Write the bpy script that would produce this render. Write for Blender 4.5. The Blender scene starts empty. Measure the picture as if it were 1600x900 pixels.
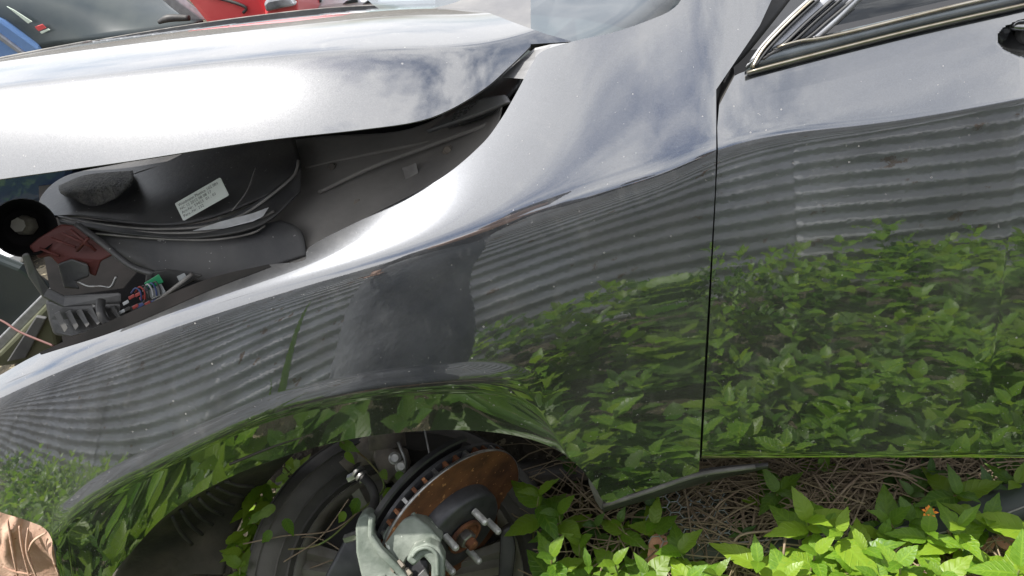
import bpy, bmesh, math, random
import numpy as np
from mathutils import Vector, Matrix, Euler
random.seed(7); rng = np.random.default_rng(7)
scene = bpy.context.scene
COL = scene.collection
# ------------------------------------------------------------------ camera
FPX = 1230.0                                   # focal length in pixels of the 1600 px wide photograph
XC = np.array([.98483, .11498, .12998]); YC = np.array([.02919, .62856, -.77721]); ZC = np.array([-.17106, .76922, .61567])
R3 = np.array([XC, YC, ZC])                    # camera axes -> world axes (x to the car's tail, y into the car, z up)
EYE = np.array([0.0, -0.85, 1.30])
cd = bpy.data.cameras.new('camera'); cam = bpy.data.objects.new('camera', cd); COL.objects.link(cam)
cam.matrix_world = Matrix(((*R3[0], EYE[0]), (*R3[1], EYE[1]), (*R3[2], EYE[2]), (0, 0, 0, 1)))
cd.sensor_width = 36; cd.lens = 36*FPX/1600; cd.clip_start = .01; cd.clip_end = 500
scene.camera = cam
# ------------------------------------------------------------------ sky, sun, exposure
SUN = Vector((-.46, .02, .885)).normalized()
world = bpy.data.worlds.new('World'); scene.world = world; world.use_nodes = True
nt = world.node_tree; nt.nodes.clear()
def wn(t, **k):
    n = nt.nodes.new(t)
    for a, b in k.items(): setattr(n, a, b)
    return n
sky = wn('ShaderNodeTexSky', sky_type='NISHITA', sun_disc=False)
sky.sun_elevation = math.asin(SUN.z); sky.sun_rotation = math.atan2(SUN.x, SUN.y)
sky.air_density = 1.0; sky.dust_density = 1.5
b1 = wn('ShaderNodeBackground'); b1.inputs[1].default_value = .105
b2 = wn('ShaderNodeBackground'); b2.inputs[0].default_value = (.96, .97, 1, 1); b2.inputs[1].default_value = .98
tc = wn('ShaderNodeTexCoord'); mp = wn('ShaderNodeMapping'); mp.inputs['Scale'].default_value = (1, 1, 2.2)
nz = wn('ShaderNodeTexNoise'); nz.inputs['Scale'].default_value = 2.3; nz.inputs['Detail'].default_value = 7; nz.inputs['Roughness'].default_value = .58
rp = wn('ShaderNodeValToRGB'); rp.color_ramp.elements[0].position = .34; rp.color_ramp.elements[1].position = .53
mx = wn('ShaderNodeMixShader'); ow = wn('ShaderNodeOutputWorld')
L = nt.links.new
L(sky.outputs[0], b1.inputs[0]); L(tc.outputs['Generated'], mp.inputs[0]); L(mp.outputs[0], nz.inputs[0]); L(nz.outputs[0], rp.inputs[0])
L(rp.outputs[0], mx.inputs[0]); L(b1.outputs[0], mx.inputs[1]); L(b2.outputs[0], mx.inputs[2]); L(mx.outputs[0], ow.inputs[0])
sd = bpy.data.lights.new('sun', 'SUN'); sd.energy = 4.4; sd.angle = math.radians(.53); sd.color = (1, .96, .9)
so = bpy.data.objects.new('sun', sd); COL.objects.link(so); so.location = (0, 0, 8)
so.rotation_euler = SUN.to_track_quat('Z', 'Y').to_euler()
scene.view_settings.view_transform = 'Standard'; scene.view_settings.look = 'None'
scene.view_settings.gamma = 1; scene.view_settings.use_curve_mapping = False
scene.view_settings.exposure = 1.0
scene.render.engine = 'CYCLES'
scene.cycles.max_bounces = 8; scene.cycles.transparent_max_bounces = 12
# ------------------------------------------------------------------ materials
def mat(name, col, rough=.6, metal=0., noise=None, scale=30., bump=0., bscale=80., coat=0., coatior=1.5, trans=0., spec=.5,
        speck=None, emis=None, alpha=1., coords='Object', detail=5., dist=.003, ramp=(.35, .65), rvar=0.):
    m = bpy.data.materials.new(name); m.use_nodes = True
    t = m.node_tree; n = t.nodes; l = t.links.new; p = n['Principled BSDF']
    p.inputs['Base Color'].default_value = (*col, 1); p.inputs['Roughness'].default_value = rough
    p.inputs['Metallic'].default_value = metal; p.inputs['Coat Weight'].default_value = coat; p.inputs['Coat IOR'].default_value = coatior
    p.inputs['Coat Roughness'].default_value = .012
    p.inputs['Transmission Weight'].default_value = trans; p.inputs['Specular IOR Level'].default_value = spec; p.inputs['Alpha'].default_value = alpha
    co = n.new('ShaderNodeTexCoord')
    last = None
    if noise:
        a = n.new('ShaderNodeTexNoise'); a.inputs['Scale'].default_value = scale; a.inputs['Detail'].default_value = detail
        l(co.outputs[coords], a.inputs['Vector'])
        r = n.new('ShaderNodeValToRGB'); r.color_ramp.elements[0].position = ramp[0]; r.color_ramp.elements[1].position = ramp[1]
        r.color_ramp.elements[0].color = (*col, 1); r.color_ramp.elements[1].color = (*noise, 1)
        l(a.outputs[0], r.inputs[0]); last = r.outputs[0]
        if rvar:
            q = n.new('ShaderNodeMapRange'); q.inputs['To Min'].default_value = rough; q.inputs['To Max'].default_value = rough+rvar
            l(a.outputs[0], q.inputs[0]); l(q.outputs[0], p.inputs['Roughness'])
    if speck:
        a = n.new('ShaderNodeTexNoise'); a.inputs['Scale'].default_value = speck[1]; a.inputs['Detail'].default_value = 2
        l(co.outputs[coords], a.inputs['Vector'])
        r = n.new('ShaderNodeValToRGB'); r.color_ramp.elements[0].position = speck[2]; r.color_ramp.elements[1].position = speck[2]+.03
        l(a.outputs[0], r.inputs[0])
        x = n.new('ShaderNodeMix'); x.data_type = 'RGBA'; l(r.outputs[0], x.inputs[0])
        if last: l(last, x.inputs[6])
        else: x.inputs[6].default_value = (*col, 1)
        x.inputs[7].default_value = (*speck[0], 1); last = x.outputs[2]
    if last: l(last, p.inputs['Base Color'])
    if bump:
        a = n.new('ShaderNodeTexNoise'); a.inputs['Scale'].default_value = bscale; a.inputs['Detail'].default_value = 6
        l(co.outputs[coords], a.inputs['Vector'])
        b = n.new('ShaderNodeBump'); b.inputs['Strength'].default_value = bump; b.inputs['Distance'].default_value = dist
        l(a.outputs[0], b.inputs['Height']); l(b.outputs[0], p.inputs['Normal'])
    if emis: p.inputs['Emission Color'].default_value = (*emis[0], 1); p.inputs['Emission Strength'].default_value = emis[1]
    return m
def paint_mat(name, col, dust=.5, ro=0.):
    m = bpy.data.materials.new(name); m.use_nodes = True
    t = m.node_tree; n = t.nodes; l = t.links.new; p = n['Principled BSDF']
    co = n.new('ShaderNodeTexCoord')
    p.inputs['Metallic'].default_value = .88
    p.inputs['Coat Weight'].default_value = 1; p.inputs['Coat IOR'].default_value = 2.6
    # metallic flake sparkle
    v = n.new('ShaderNodeTexVoronoi'); v.inputs['Scale'].default_value = 900; l(co.outputs['Object'], v.inputs['Vector'])
    fl = n.new('ShaderNodeMapRange'); fl.inputs['To Min'].default_value = .85; fl.inputs['To Max'].default_value = 1.2
    sx = n.new('ShaderNodeSeparateColor'); l(v.outputs['Color'], sx.inputs[0]); l(sx.outputs[0], fl.inputs[0])
    mc = n.new('ShaderNodeMix'); mc.data_type = 'RGBA'; mc.blend_type = 'MULTIPLY'; mc.inputs[0].default_value = 1
    mc.inputs[6].default_value = (*col, 1); l(fl.outputs[0], mc.inputs[7])
    # film of dust with water marks, and dried specks
    a = n.new('ShaderNodeTexNoise'); a.inputs['Scale'].default_value = 5; a.inputs['Detail'].default_value = 8; a.inputs['Roughness'].default_value = .65
    l(co.outputs['Object'], a.inputs['Vector'])
    ar = n.new('ShaderNodeMapRange'); ar.inputs['From Min'].default_value = .42; ar.inputs['From Max'].default_value = .8; ar.inputs['To Max'].default_value = .16*dust; ar.inputs['To Min'].default_value = .004
    l(a.outputs[0], ar.inputs[0])
    wm = n.new('ShaderNodeMapping'); wm.inputs['Scale'].default_value = (55, 55, 3.5); l(co.outputs['Object'], wm.inputs[0])
    wt = n.new('ShaderNodeTexNoise'); wt.inputs['Scale'].default_value = 1; wt.inputs['Detail'].default_value = 4; l(wm.outputs[0], wt.inputs['Vector'])
    wr = n.new('ShaderNodeMapRange'); wr.inputs['From Min'].default_value = .6; wr.inputs['From Max'].default_value = .75; wr.inputs['To Max'].default_value = .045*dust*2; l(wt.outputs[0], wr.inputs[0])
    wa = n.new('ShaderNodeMath'); wa.operation = 'ADD'; l(ar.outputs[0], wa.inputs[0]); l(wr.outputs[0], wa.inputs[1]); ar = wa
    s = n.new('ShaderNodeTexVoronoi'); s.inputs['Scale'].default_value = 75; l(co.outputs['Object'], s.inputs['Vector'])
    s2 = n.new('ShaderNodeTexNoise'); s2.inputs['Scale'].default_value = 7; s2.inputs['Detail'].default_value = 3; l(co.outputs['Object'], s2.inputs['Vector'])
    thr = n.new('ShaderNodeMapRange'); thr.inputs['From Min'].default_value = .45; thr.inputs['From Max'].default_value = .8; thr.inputs['To Min'].default_value = .035; thr.inputs['To Max'].default_value = .16
    l(s2.outputs[0], thr.inputs[0])
    lt = n.new('ShaderNodeMath'); lt.operation = 'LESS_THAN'; l(s.outputs['Distance'], lt.inputs[0]); l(thr.outputs[0], lt.inputs[1])
    sc = n.new('ShaderNodeSeparateColor'); l(s.outputs['Color'], sc.inputs[0])
    g2 = n.new('ShaderNodeMath'); g2.operation = 'GREATER_THAN'; g2.inputs[1].default_value = .62; l(sc.outputs[1], g2.inputs[0])
    ml = n.new('ShaderNodeMath'); ml.operation = 'MULTIPLY'; l(lt.outputs[0], ml.inputs[0]); l(g2.outputs[0], ml.inputs[1])
    sp = n.new('ShaderNodeMath'); sp.operation = 'MULTIPLY_ADD'; sp.inputs[1].default_value = .45; l(ml.outputs[0], sp.inputs[0]); l(ar.outputs[0], sp.inputs[2])
    l(mc.outputs[2], p.inputs['Base Color'])
    rr = n.new('ShaderNodeMapRange'); rr.inputs['To Min'].default_value = .20+ro; rr.inputs['To Max'].default_value = .27+ro; l(a.outputs[0], rr.inputs[0]); l(rr.outputs[0], p.inputs['Roughness'])
    cr = n.new('ShaderNodeMapRange'); cr.inputs['From Min'].default_value = .5; cr.inputs['From Max'].default_value = .85; cr.inputs['To Min'].default_value = .016; cr.inputs['To Max'].default_value = .045; l(a.outputs[0], cr.inputs[0]); l(cr.outputs[0], p.inputs['Coat Roughness'])
    b = n.new('ShaderNodeBump'); b.inputs['Strength'].default_value = .05; b.inputs['Distance'].default_value = .0003
    nb = n.new('ShaderNodeTexNoise'); nb.inputs['Scale'].default_value = 160; l(co.outputs['Object'], nb.inputs['Vector']); l(nb.outputs[0], b.inputs['Height']); l(b.outputs[0], p.inputs['Coat Normal'])
    sz = n.new('ShaderNodeSeparateXYZ'); gm = n.new('ShaderNodeNewGeometry'); l(gm.outputs['Position'], sz.inputs[0])
    s3 = n.new('ShaderNodeTexNoise'); s3.inputs['Scale'].default_value = 260; s3.inputs['Detail'].default_value = 2; l(co.outputs['Object'], s3.inputs['Vector'])
    lw = n.new('ShaderNodeMapRange'); lw.inputs['From Min'].default_value = .55; lw.inputs['From Max'].default_value = .2; lw.inputs['To Min'].default_value = .0; lw.inputs['To Max'].default_value = .075; l(sz.outputs[2], lw.inputs[0])
    s4 = n.new('ShaderNodeMath'); s4.operation = 'ADD'; l(s3.outputs[0], s4.inputs[0]); l(lw.outputs[0], s4.inputs[1])
    s5 = n.new('ShaderNodeMapRange'); s5.inputs['From Min'].default_value = .735; s5.inputs['From Max'].default_value = .78; s5.inputs['To Max'].default_value = .35; l(s4.outputs[0], s5.inputs[0])
    s6 = n.new('ShaderNodeMath'); s6.operation = 'ADD'; s6.use_clamp = True; l(sp.outputs[0], s6.inputs[0]); l(s5.outputs[0], s6.inputs[1]); sp = s6
    d = n.new('ShaderNodeBsdfDiffuse'); d.inputs[0].default_value = (.42, .41, .39, 1)
    x = n.new('ShaderNodeMixShader'); l(sp.outputs[0], x.inputs[0]); l(p.outputs[0], x.inputs[1]); l(d.outputs[0], x.inputs[2])
    l(x.outputs[0], n['Material Output'].inputs[0])
    return m
def leaf_mat(name, col, col2, tr):
    m = bpy.data.materials.new(name); m.use_nodes = True
    t = m.node_tree; n = t.nodes; l = t.links.new; p = n['Principled BSDF']; p.inputs['Roughness'].default_value = .42
    co = n.new('ShaderNodeTexCoord'); oi = n.new('ShaderNodeObjectInfo')
    uv = n.new('ShaderNodeUVMap'); sx = n.new('ShaderNodeSeparateXYZ'); l(uv.outputs[0], sx.inputs[0])
    # side veins: stripes that run forward from the midrib
    ab = n.new('ShaderNodeMath'); ab.operation = 'ABSOLUTE'; l(sx.outputs[0], ab.inputs[0])
    f = n.new('ShaderNodeMath'); f.operation = 'MULTIPLY_ADD'; f.inputs[1].default_value = -.45; l(ab.outputs[0], f.inputs[0]); l(sx.outputs[1], f.inputs[2])
    k = n.new('ShaderNodeMath'); k.operation = 'MULTIPLY'; k.inputs[1].default_value = 44; l(f.outputs[0], k.inputs[0])
    s = n.new('ShaderNodeMath'); s.operation = 'SINE'; l(k.outputs[0], s.inputs[0])
    pw = n.new('ShaderNodeMapRange'); pw.inputs['From Min'].default_value = .72; pw.inputs['From Max'].default_value = 1; l(s.outputs[0], pw.inputs[0])
    md = n.new('ShaderNodeMath'); md.operation = 'LESS_THAN'; md.inputs[1].default_value = .045; l(ab.outputs[0], md.inputs[0])
    vm = n.new('ShaderNodeMath'); vm.operation = 'MAXIMUM'; l(pw.outputs[0], vm.inputs[0]); l(md.outputs[0], vm.inputs[1])
    nz = n.new('ShaderNodeTexNoise'); nz.inputs['Scale'].default_value = 22; nz.inputs['Detail'].default_value = 3; l(co.outputs['Object'], nz.inputs['Vector'])
    ad = n.new('ShaderNodeMath'); ad.operation = 'MULTIPLY_ADD'; ad.inputs[1].default_value = .85; l(oi.outputs['Random'], ad.inputs[0]); l(nz.outputs[0], ad.inputs[2])
    r = n.new('ShaderNodeValToRGB'); r.color_ramp.elements[0].position = .45; r.color_ramp.elements[1].position = 1.0
    r.color_ramp.elements[0].color = (*col, 1); r.color_ramp.elements[1].color = (*col2, 1); l(ad.outputs[0], r.inputs[0])
    r.color_ramp.elements[1].position = .95; q_ = r.color_ramp.elements.new(1.0); q_.color = (col2[0]*1.3, col2[1]*1.1, col2[2], 1)
    x = n.new('ShaderNodeMix'); x.data_type = 'RGBA'; x.inputs[7].default_value = (col2[0]*1.5, col2[1]*1.35, col2[2]*1.4, 1)
    h = n.new('ShaderNodeMath'); h.operation = 'MULTIPLY'; h.inputs[1].default_value = .55; l(vm.outputs[0], h.inputs[0]); l(h.outputs[0], x.inputs[0]); l(r.outputs[0], x.inputs[6])
    l(x.outputs[2], p.inputs['Base Color'])
    b = n.new('ShaderNodeBump'); b.inputs['Strength'].default_value = .5; b.inputs['Distance'].default_value = .0015; b.invert = True
    l(vm.outputs[0], b.inputs['Height']); l(b.outputs[0], p.inputs['Normal'])
    tl = n.new('ShaderNodeBsdfTranslucent'); tl.inputs[0].default_value = (*tr, 1)
    ms = n.new('ShaderNodeMixShader'); ms.inputs[0].default_value = .42; l(p.outputs[0], ms.inputs[1]); l(tl.outputs[0], ms.inputs[2])
    l(ms.outputs[0], n['Material Output'].inputs[0])
    return m
def glass_mat(name, col, fac=.35):
    m = bpy.data.materials.new(name); m.use_nodes = True
    t = m.node_tree; n = t.nodes; l = t.links.new; n.remove(n['Principled BSDF'])
    g = n.new('ShaderNodeBsdfGlossy'); g.inputs['Roughness'].default_value = .02; g.inputs[0].default_value = (.9, .95, 1, 1)
    tr = n.new('ShaderNodeBsdfTransparent'); tr.inputs[0].default_value = (*col, 1)
    fr = n.new('ShaderNodeFresnel'); fr.inputs[0].default_value = 1.5
    nz = n.new('ShaderNodeTexNoise'); nz.inputs['Scale'].default_value = 9; nz.inputs['Detail'].default_value = 6
    d = n.new('ShaderNodeBsdfDiffuse'); d.inputs[0].default_value = (.5, .5, .48, 1)
    q = n.new('ShaderNodeMapRange'); q.inputs['From Min'].default_value = .4; q.inputs['From Max'].default_value = .8; q.inputs['To Max'].default_value = fac; l(nz.outputs[0], q.inputs[0])
    a = n.new('ShaderNodeMixShader'); l(fr.outputs[0], a.inputs[0]); l(tr.outputs[0], a.inputs[1]); l(g.outputs[0], a.inputs[2])
    b = n.new('ShaderNodeMixShader'); l(q.outputs[0], b.inputs[0]); l(a.outputs[0], b.inputs[1]); l(d.outputs[0], b.inputs[2])
    l(b.outputs[0], n['Material Output'].inputs[0])
    return m
M = {}
M['paint'] = paint_mat('grey_metallic_paint', (.062, .065, .072))
M['paint_hood'] = paint_mat('grey_metallic_paint_dusty', (.085, .086, .09), .9, .12)
M['inner_paint'] = mat('primer_grey_paint', (.13, .13, .135), .5, .2, noise=(.2, .195, .19), scale=14, bump=.15)
M['bay_wall'] = mat('dusty_hazed_panel', (.16, .15, .14), .75, noise=(.24, .225, .205), scale=6, bump=.3, bscale=40)  # dust grey kept pale so the colour also carries glare haze
M['plastic'] = mat('dusty_hazed_plastic', (.035, .035, .037), .5, noise=(.085, .082, .078), scale=9, bump=.2, bscale=140, speck=((.3, .29, .27), 120, .72))  # black lifted towards grey: dust plus glare haze over the bay
M['plastic_edge'] = mat('worn_plastic_edge', (.25, .24, .22), .6, noise=(.12, .11, .1), scale=25)
M['black'] = mat('matt_black_plastic', (.022, .022, .023), .55, noise=(.05, .048, .045), scale=20, bump=.15)
M['void'] = mat('shade_black', (.006, .006, .006), 1, noise=(.011, .010, .010), scale=14, spec=.1)  # near-black that paints shade into the bay floor and fender flange
M['foam'] = mat('grained_black_foam', (.07, .07, .068), .8, noise=(.14, .135, .12), scale=60, bump=1, bscale=170, dist=.008)
M['liner'] = mat('muddy_wheel_liner', (.03, .028, .024), .85, noise=(.10, .085, .065), scale=7, bump=.6, bscale=60, dist=.006)
M['rubber'] = mat('dusty_rubber', (.028, .027, .026), .75, noise=(.085, .078, .068), scale=8, bump=.35, bscale=70, speck=((.14, .12, .1), 90, .74))
M['seal'] = mat('rubber_seal', (.03, .032, .035), .5, noise=(.06, .06, .06), scale=20)
M['chrome'] = mat('weathered_chrome', (.5, .49, .47), .3, 1, noise=(.55, .5, .42), scale=30, rvar=.25)
M['gold_edge'] = mat('tarnished_bright_trim', (.36, .31, .23), .35, 1, noise=(.5, .46, .38), scale=40)
M['silver'] = mat('brushed_silver_trim', (.28, .285, .30), .5, .6, noise=(.36, .37, .39), scale=50)
M['belt'] = mat('grey_belt_moulding', (.11, .13, .14), .4, .5, noise=(.16, .18, .19), scale=40, coat=.5)
M['glass'] = glass_mat('dusty_windscreen_glass', (.42, .5, .5), .08)
M['dglass'] = glass_mat('tinted_side_glass', (.12, .13, .14), .1)
M['dash'] = mat('grey_dashboard', (.05, .05, .055), .7, noise=(.09, .09, .09), scale=10)
M['interior'] = mat('dark_cabin', (.02, .021, .024), .8)
M['rust'] = mat('rusted_brake_face', (.07, .026, .013), .8, .1, noise=(.19, .075, .03), scale=20, bump=.3, bscale=150, speck=((.42, .2, .08), 110, .66))
M['iron'] = mat('dark_rotor_hat', (.055, .055, .06), .5, .5, noise=(.09, .09, .095), scale=30, bump=.1, bscale=200)
M['steel'] = mat('dull_steel', (.38, .38, .37), .38, .8, noise=(.22, .21, .2), scale=60)
M['stud'] = mat('zinc_stud', (.62, .62, .58), .45, .4, noise=(.4, .4, .38), scale=90, bump=.2, bscale=300)
M['alu'] = mat('oxidised_cast_aluminium', (.25, .275, .24), .65, .2, noise=(.12, .145, .12), scale=26, bump=.4, bscale=90, speck=((.7, .72, .66), 60, .68))
M['arm'] = mat('dirty_suspension_iron', (.12, .105, .09), .7, .2, noise=(.22, .19, .15), scale=35, bump=.5, bscale=90)
M['alloy'] = mat('dusty_alloy_wheel', (.32, .31, .28), .5, .4, noise=(.18, .165, .135), scale=14, bump=.2)
M['label'] = mat('off_white_label', (.62, .66, .60), .55, noise=(.7, .73, .68), scale=20)
M['ink'] = mat('label_print', (.1, .11, .1), .7)
M['red_plastic'] = mat('red_plastic', (.10, .02, .015), .6, noise=(.09, .02, .016), scale=30)
M['red_plug'] = mat('red_connector', (.25, .035, .03), .4)
M['green_plug'] = mat('green_relay', (.015, .2, .08), .4)
M['grey_plug'] = mat('grey_relay', (.2, .21, .21), .5)
M['blue_wire'] = mat('blue_wire', (.04, .06, .16), .4)
M['brown_wire'] = mat('thin_red_brown_wire', (.10, .035, .028), .6)
M['beige'] = mat('beige_lamp_base', (.12, .11, .085), .6, noise=(.12, .11, .09), scale=40)
M['grime_white'] = mat('white_connector', (.35, .36, .36), .5)
M['leaf'] = leaf_mat('weed_leaf', (.038, .10, .009), (.105, .20, .016), (.20, .38, .02))
M['leafy'] = leaf_mat('young_sunlit_leaf', (.075, .175, .012), (.155, .28, .022), (.29, .46, .03))  # young yellow-green that also puts sunlight into the leaf colour
M['leafd'] = leaf_mat('old_shaded_leaf', (.025, .07, .012), (.06, .13, .02), (.08, .2, .02))  # dark old green that also paints shade into weeds under the car
M['stem'] = mat('weed_stem', (.16, .11, .05), .7, noise=(.12, .18, .04), scale=30)
M['straw'] = mat('dry_straw', (.13, .10, .06), .9, noise=(.27, .21, .135), scale=3)
M['straw2'] = mat('pale_twig', (.28, .22, .15), .85, noise=(.17, .12, .08), scale=20)
M['petal'] = mat('orange_petal', (.75, .25, .02), .6)
M['soil'] = mat('damp_soil', (.028, .025, .016), .95, noise=(.065, .052, .034), scale=9, bump=1, bscale=45, dist=.02, speck=((.2, .17, .11), 60, .64))
M['cloth'] = mat('pinkish_brown_sacking', (.40, .24, .17), .9, noise=(.52, .35, .26), scale=16, bump=.45, bscale=120, dist=.004, speck=((.25, .13, .08), 50, .66))
M['fence'] = mat('weathered_zinc_sheet', (.46, .47, .49), .5, .2, noise=(.29, .29, .29), scale=3, bump=.1, speck=((.2, .13, .08), 14, .68))
M['post'] = mat('dark_timber_post', (.12, .09, .07), .8, noise=(.2, .16, .12), scale=20, bump=.4)
M['skin'] = mat('skin', (.35, .19, .12), .5)
M['hair'] = mat('black_hair', (.02, .015, .012), .5)
M['shirt'] = mat('dark_shirt', (.03, .035, .045), .85, noise=(.045, .05, .06), scale=60, bump=.3)
M['coat'] = mat('slate_grey_coat', (.075, .083, .095), .9, noise=(.15, .16, .175), scale=5, bump=.6, bscale=12, dist=.03)
M['jeans'] = mat('dark_denim', (.05, .065, .09), .85, noise=(.07, .09, .12), scale=30, bump=.3, bscale=200)
M['blue_car'] = mat('pale_blue_car_paint', (.16, .30, .60), .3, .4, noise=(.2, .35, .65), scale=5, coat=1)
M['red_car'] = mat('faded_red_car_paint', (.62, .06, .07), .35, .1, noise=(.7, .12, .12), scale=4, coat=.7)
M['white_car'] = mat('white_car_paint', (.75, .76, .78), .35, 0, noise=(.68, .68, .7), scale=6, coat=.6)
M['lamp_glass'] = mat('headlamp_lens', (.55, .56, .58), .15, .4, noise=(.15, .15, .16), scale=12, coat=1)
M['dark_car'] = mat('dark_green_car_glass', (.03, .04, .045), .25, 0, spec=.4, noise=(.05, .06, .06), scale=5)
M['sticker_red'] = mat('red_sticker', (.6, .08, .08), .5)
M['sticker_white'] = mat('pale_green_sticker', (.6, .68, .58), .5)
# ------------------------------------------------------------------ pixel -> world helpers (rays from the viewpoint met with real planes / the body surface)
def ray(px, py):
    d = R3 @ np.array([px-800., 450.-py, -FPX]); return d/np.linalg.norm(d)
def PY(px, py, y): d = ray(px, py); return EYE + d*((y-EYE[1])/d[1])
def PZ(px, py, z): d = ray(px, py); return EYE + d*((z-EYE[2])/d[2])
def cspl(xs, ys):
    xs = np.array(xs, float); ys = np.array(ys, float); n = len(xs); h = np.diff(xs)
    A = np.zeros((n, n)); b = np.zeros(n); A[0, 0] = A[-1, -1] = 1
    for i in range(1, n-1):
        A[i, i-1] = h[i-1]; A[i, i] = 2*(h[i-1]+h[i]); A[i, i+1] = h[i]
        b[i] = 3*((ys[i+1]-ys[i])/h[i] - (ys[i]-ys[i-1])/h[i-1])
    c = np.linalg.solve(A, b)
    def f(x):
        x = np.clip(np.asarray(x, float), xs[0], xs[-1]); i = np.clip(np.searchsorted(xs, x)-1, 0, n-2)
        d = x-xs[i]; bb = (ys[i+1]-ys[i])/h[i] - h[i]*(2*c[i]+c[i+1])/3
        return ys[i]+bb*d+c[i]*d**2+(c[i+1]-c[i])/(3*h[i])*d**3
    return f
def crom(P, n):
    """centripetal-ish Catmull-Rom through rows of P, n samples, arc-length spread per chord"""
    P = np.asarray(P, float); m = len(P)
    if m == 2:
        t = np.linspace(0, 1, n)[:, None]; return P[0]*(1-t)+P[1]*t
    ch = np.sqrt(np.linalg.norm(np.diff(P, axis=0), axis=1)+1e-9); s = np.concatenate([[0], np.cumsum(ch)])
    ln = np.concatenate([[0], np.cumsum(ch**2)])
    u = np.interp(np.linspace(0, ln[-1], n), ln, s)
    T = np.zeros_like(P)
    for i in range(m):
        if i == 0: T[i] = (P[1]-P[0])/(s[1]-s[0])
        elif i == m-1: T[i] = (P[-1]-P[-2])/(s[-1]-s[-2])
        else:
            a = (P[i]-P[i-1])/(s[i]-s[i-1]); b = (P[i+1]-P[i])/(s[i+1]-s[i]); wa = s[i+1]-s[i]; wb = s[i]-s[i-1]
            T[i] = (a*wa+b*wb)/(wa+wb)
    i = np.clip(np.searchsorted(s, u, side='right')-1, 0, m-2); h = (s[i+1]-s[i])[:, None]; t = ((u-s[i])[:, None])/h
    return (2*t**3-3*t**2+1)*P[i] + (t**3-2*t**2+t)*h*T[i] + (-2*t**3+3*t**2)*P[i+1] + (t**3-t**2)*h*T[i+1]
# ------------------------------------------------------------------ object helpers
def empty(name, label, cat, loc=(0, 0, 0), group=None):
    o = bpy.data.objects.new(name, None); COL.objects.link(o); o.location = loc; o.empty_display_size = .1
    o['label'] = label; o['category'] = cat
    if group: o['group'] = group
    return o
def tag(o, label=None, cat=None, group=None, kind=None):
    for k, v in (('label', label), ('category', cat), ('group', group), ('kind', kind)):
        if v: o[k] = v
    return o
def obj(name, V, F, m, parent=None, smooth=False, bevel=0, solid=0, soff=0, angle=None, local=False):
    me = bpy.data.meshes.new(name); me.from_pydata([tuple(map(float, v)) for v in V], [], [tuple(f) for f in F]); me.validate(); me.update()
    if smooth:
        me.polygons.foreach_set('use_smooth', [True]*len(me.polygons))
        if angle: me.set_sharp_from_angle(angle=math.radians(angle))
    ms = m if isinstance(m, (list, tuple)) else [m]
    for q in ms: me.materials.append(q)
    o = bpy.data.objects.new(name, me); COL.objects.link(o)
    if parent:
        o.parent = parent
        if not local:
            w = Vector((0, 0, 0)); p = parent
            while p: w += p.location; p = p.parent
            o.location = -w
    if solid:
        s = o.modifiers.new('s', 'SOLIDIFY'); s.thickness = solid; s.offset = soff
    if bevel:
        b = o.modifiers.new('b', 'BEVEL'); b.width = bevel; b.segments = 2; b.limit_method = 'ANGLE'; b.angle_limit = math.radians(35)
    return o
class MB:
    def __init__(s): s.V = []; s.F = []
    def add(s, V, F):
        k = len(s.V); s.V += [tuple(map(float, v)) for v in V]; s.F += [tuple(i+k for i in f) for f in F]; return s
def gridF(nu, nv, close=False):
    F = []
    for j in range(nv-1):
        for i in range(nu-1 + (1 if close else 0)):
            a = j*nu+i; b = j*nu+(i+1) % nu; F.append((a, b, b+nu, a+nu))
    return F
def sweep(P, r, seg=8, n=None, flat=1., cap=True):
    """tube through the points P; r a number or one per point"""
    P = np.asarray(P, float); rr = np.full(len(P), r) if np.isscalar(r) else np.asarray(r, float)
    if n: Q = crom(np.column_stack([P, rr]), n); P, rr = Q[:, :3], Q[:, 3]
    V = []; up = np.array([0, 0, 1.]); T = np.gradient(P, axis=0)
    prev = None
    for i in range(len(P)):
        t = T[i]/(np.linalg.norm(T[i])+1e-12)
        a = np.cross(t, up if prev is None else prev) if prev is None else prev - t*np.dot(prev, t)
        if np.linalg.norm(a) < 1e-6: a = np.cross(t, np.array([1., 0, 0]))
        a /= np.linalg.norm(a); prev = a; b = np.cross(t, a)
        for k in range(seg):
            w = 2*math.pi*k/seg; V.append(P[i]+rr[i]*(math.cos(w)*a+math.sin(w)*b*flat))
    F = gridF(seg, len(P), True)
    if cap: F += [tuple(range(seg))[::-1], tuple(range((len(P)-1)*seg, len(P)*seg))]
    return V, F
def lathe(C, ax, prof, seg=32, a0=0, a1=2*math.pi, ref=None):
    """prof: (radius, height along ax)"""
    ax = np.array(ax, float); ax /= np.linalg.norm(ax); r = np.cross(ax, np.array([0, 0, 1.]) if ref is None else ref); r /= np.linalg.norm(r); s = np.cross(ax, r)
    full = abs(a1-a0-2*math.pi) < 1e-6; n = seg if full else seg+1
    V = [np.array(C)+ax*h+q*(math.cos(a0+(a1-a0)*k/seg)*r+math.sin(a0+(a1-a0)*k/seg)*s) for q, h in prof for k in range(n)]
    return V, gridF(n, len(prof), full)
def slab(pts, thick):
    """polygon of (px,py,y) given its own real thickness away from the viewpoint"""
    A = [PY(*p) for p in pts]; c = np.mean(A, axis=0); d = (c-EYE); d /= np.linalg.norm(d)
    B = [a+d*thick for a in A]; n = len(A)
    F = [tuple(range(n)), tuple(range(2*n-1, n-1, -1))]+[(i, i+n, (i+1) % n+n, (i+1) % n) for i in range(n)]
    return A+B, F
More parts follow.
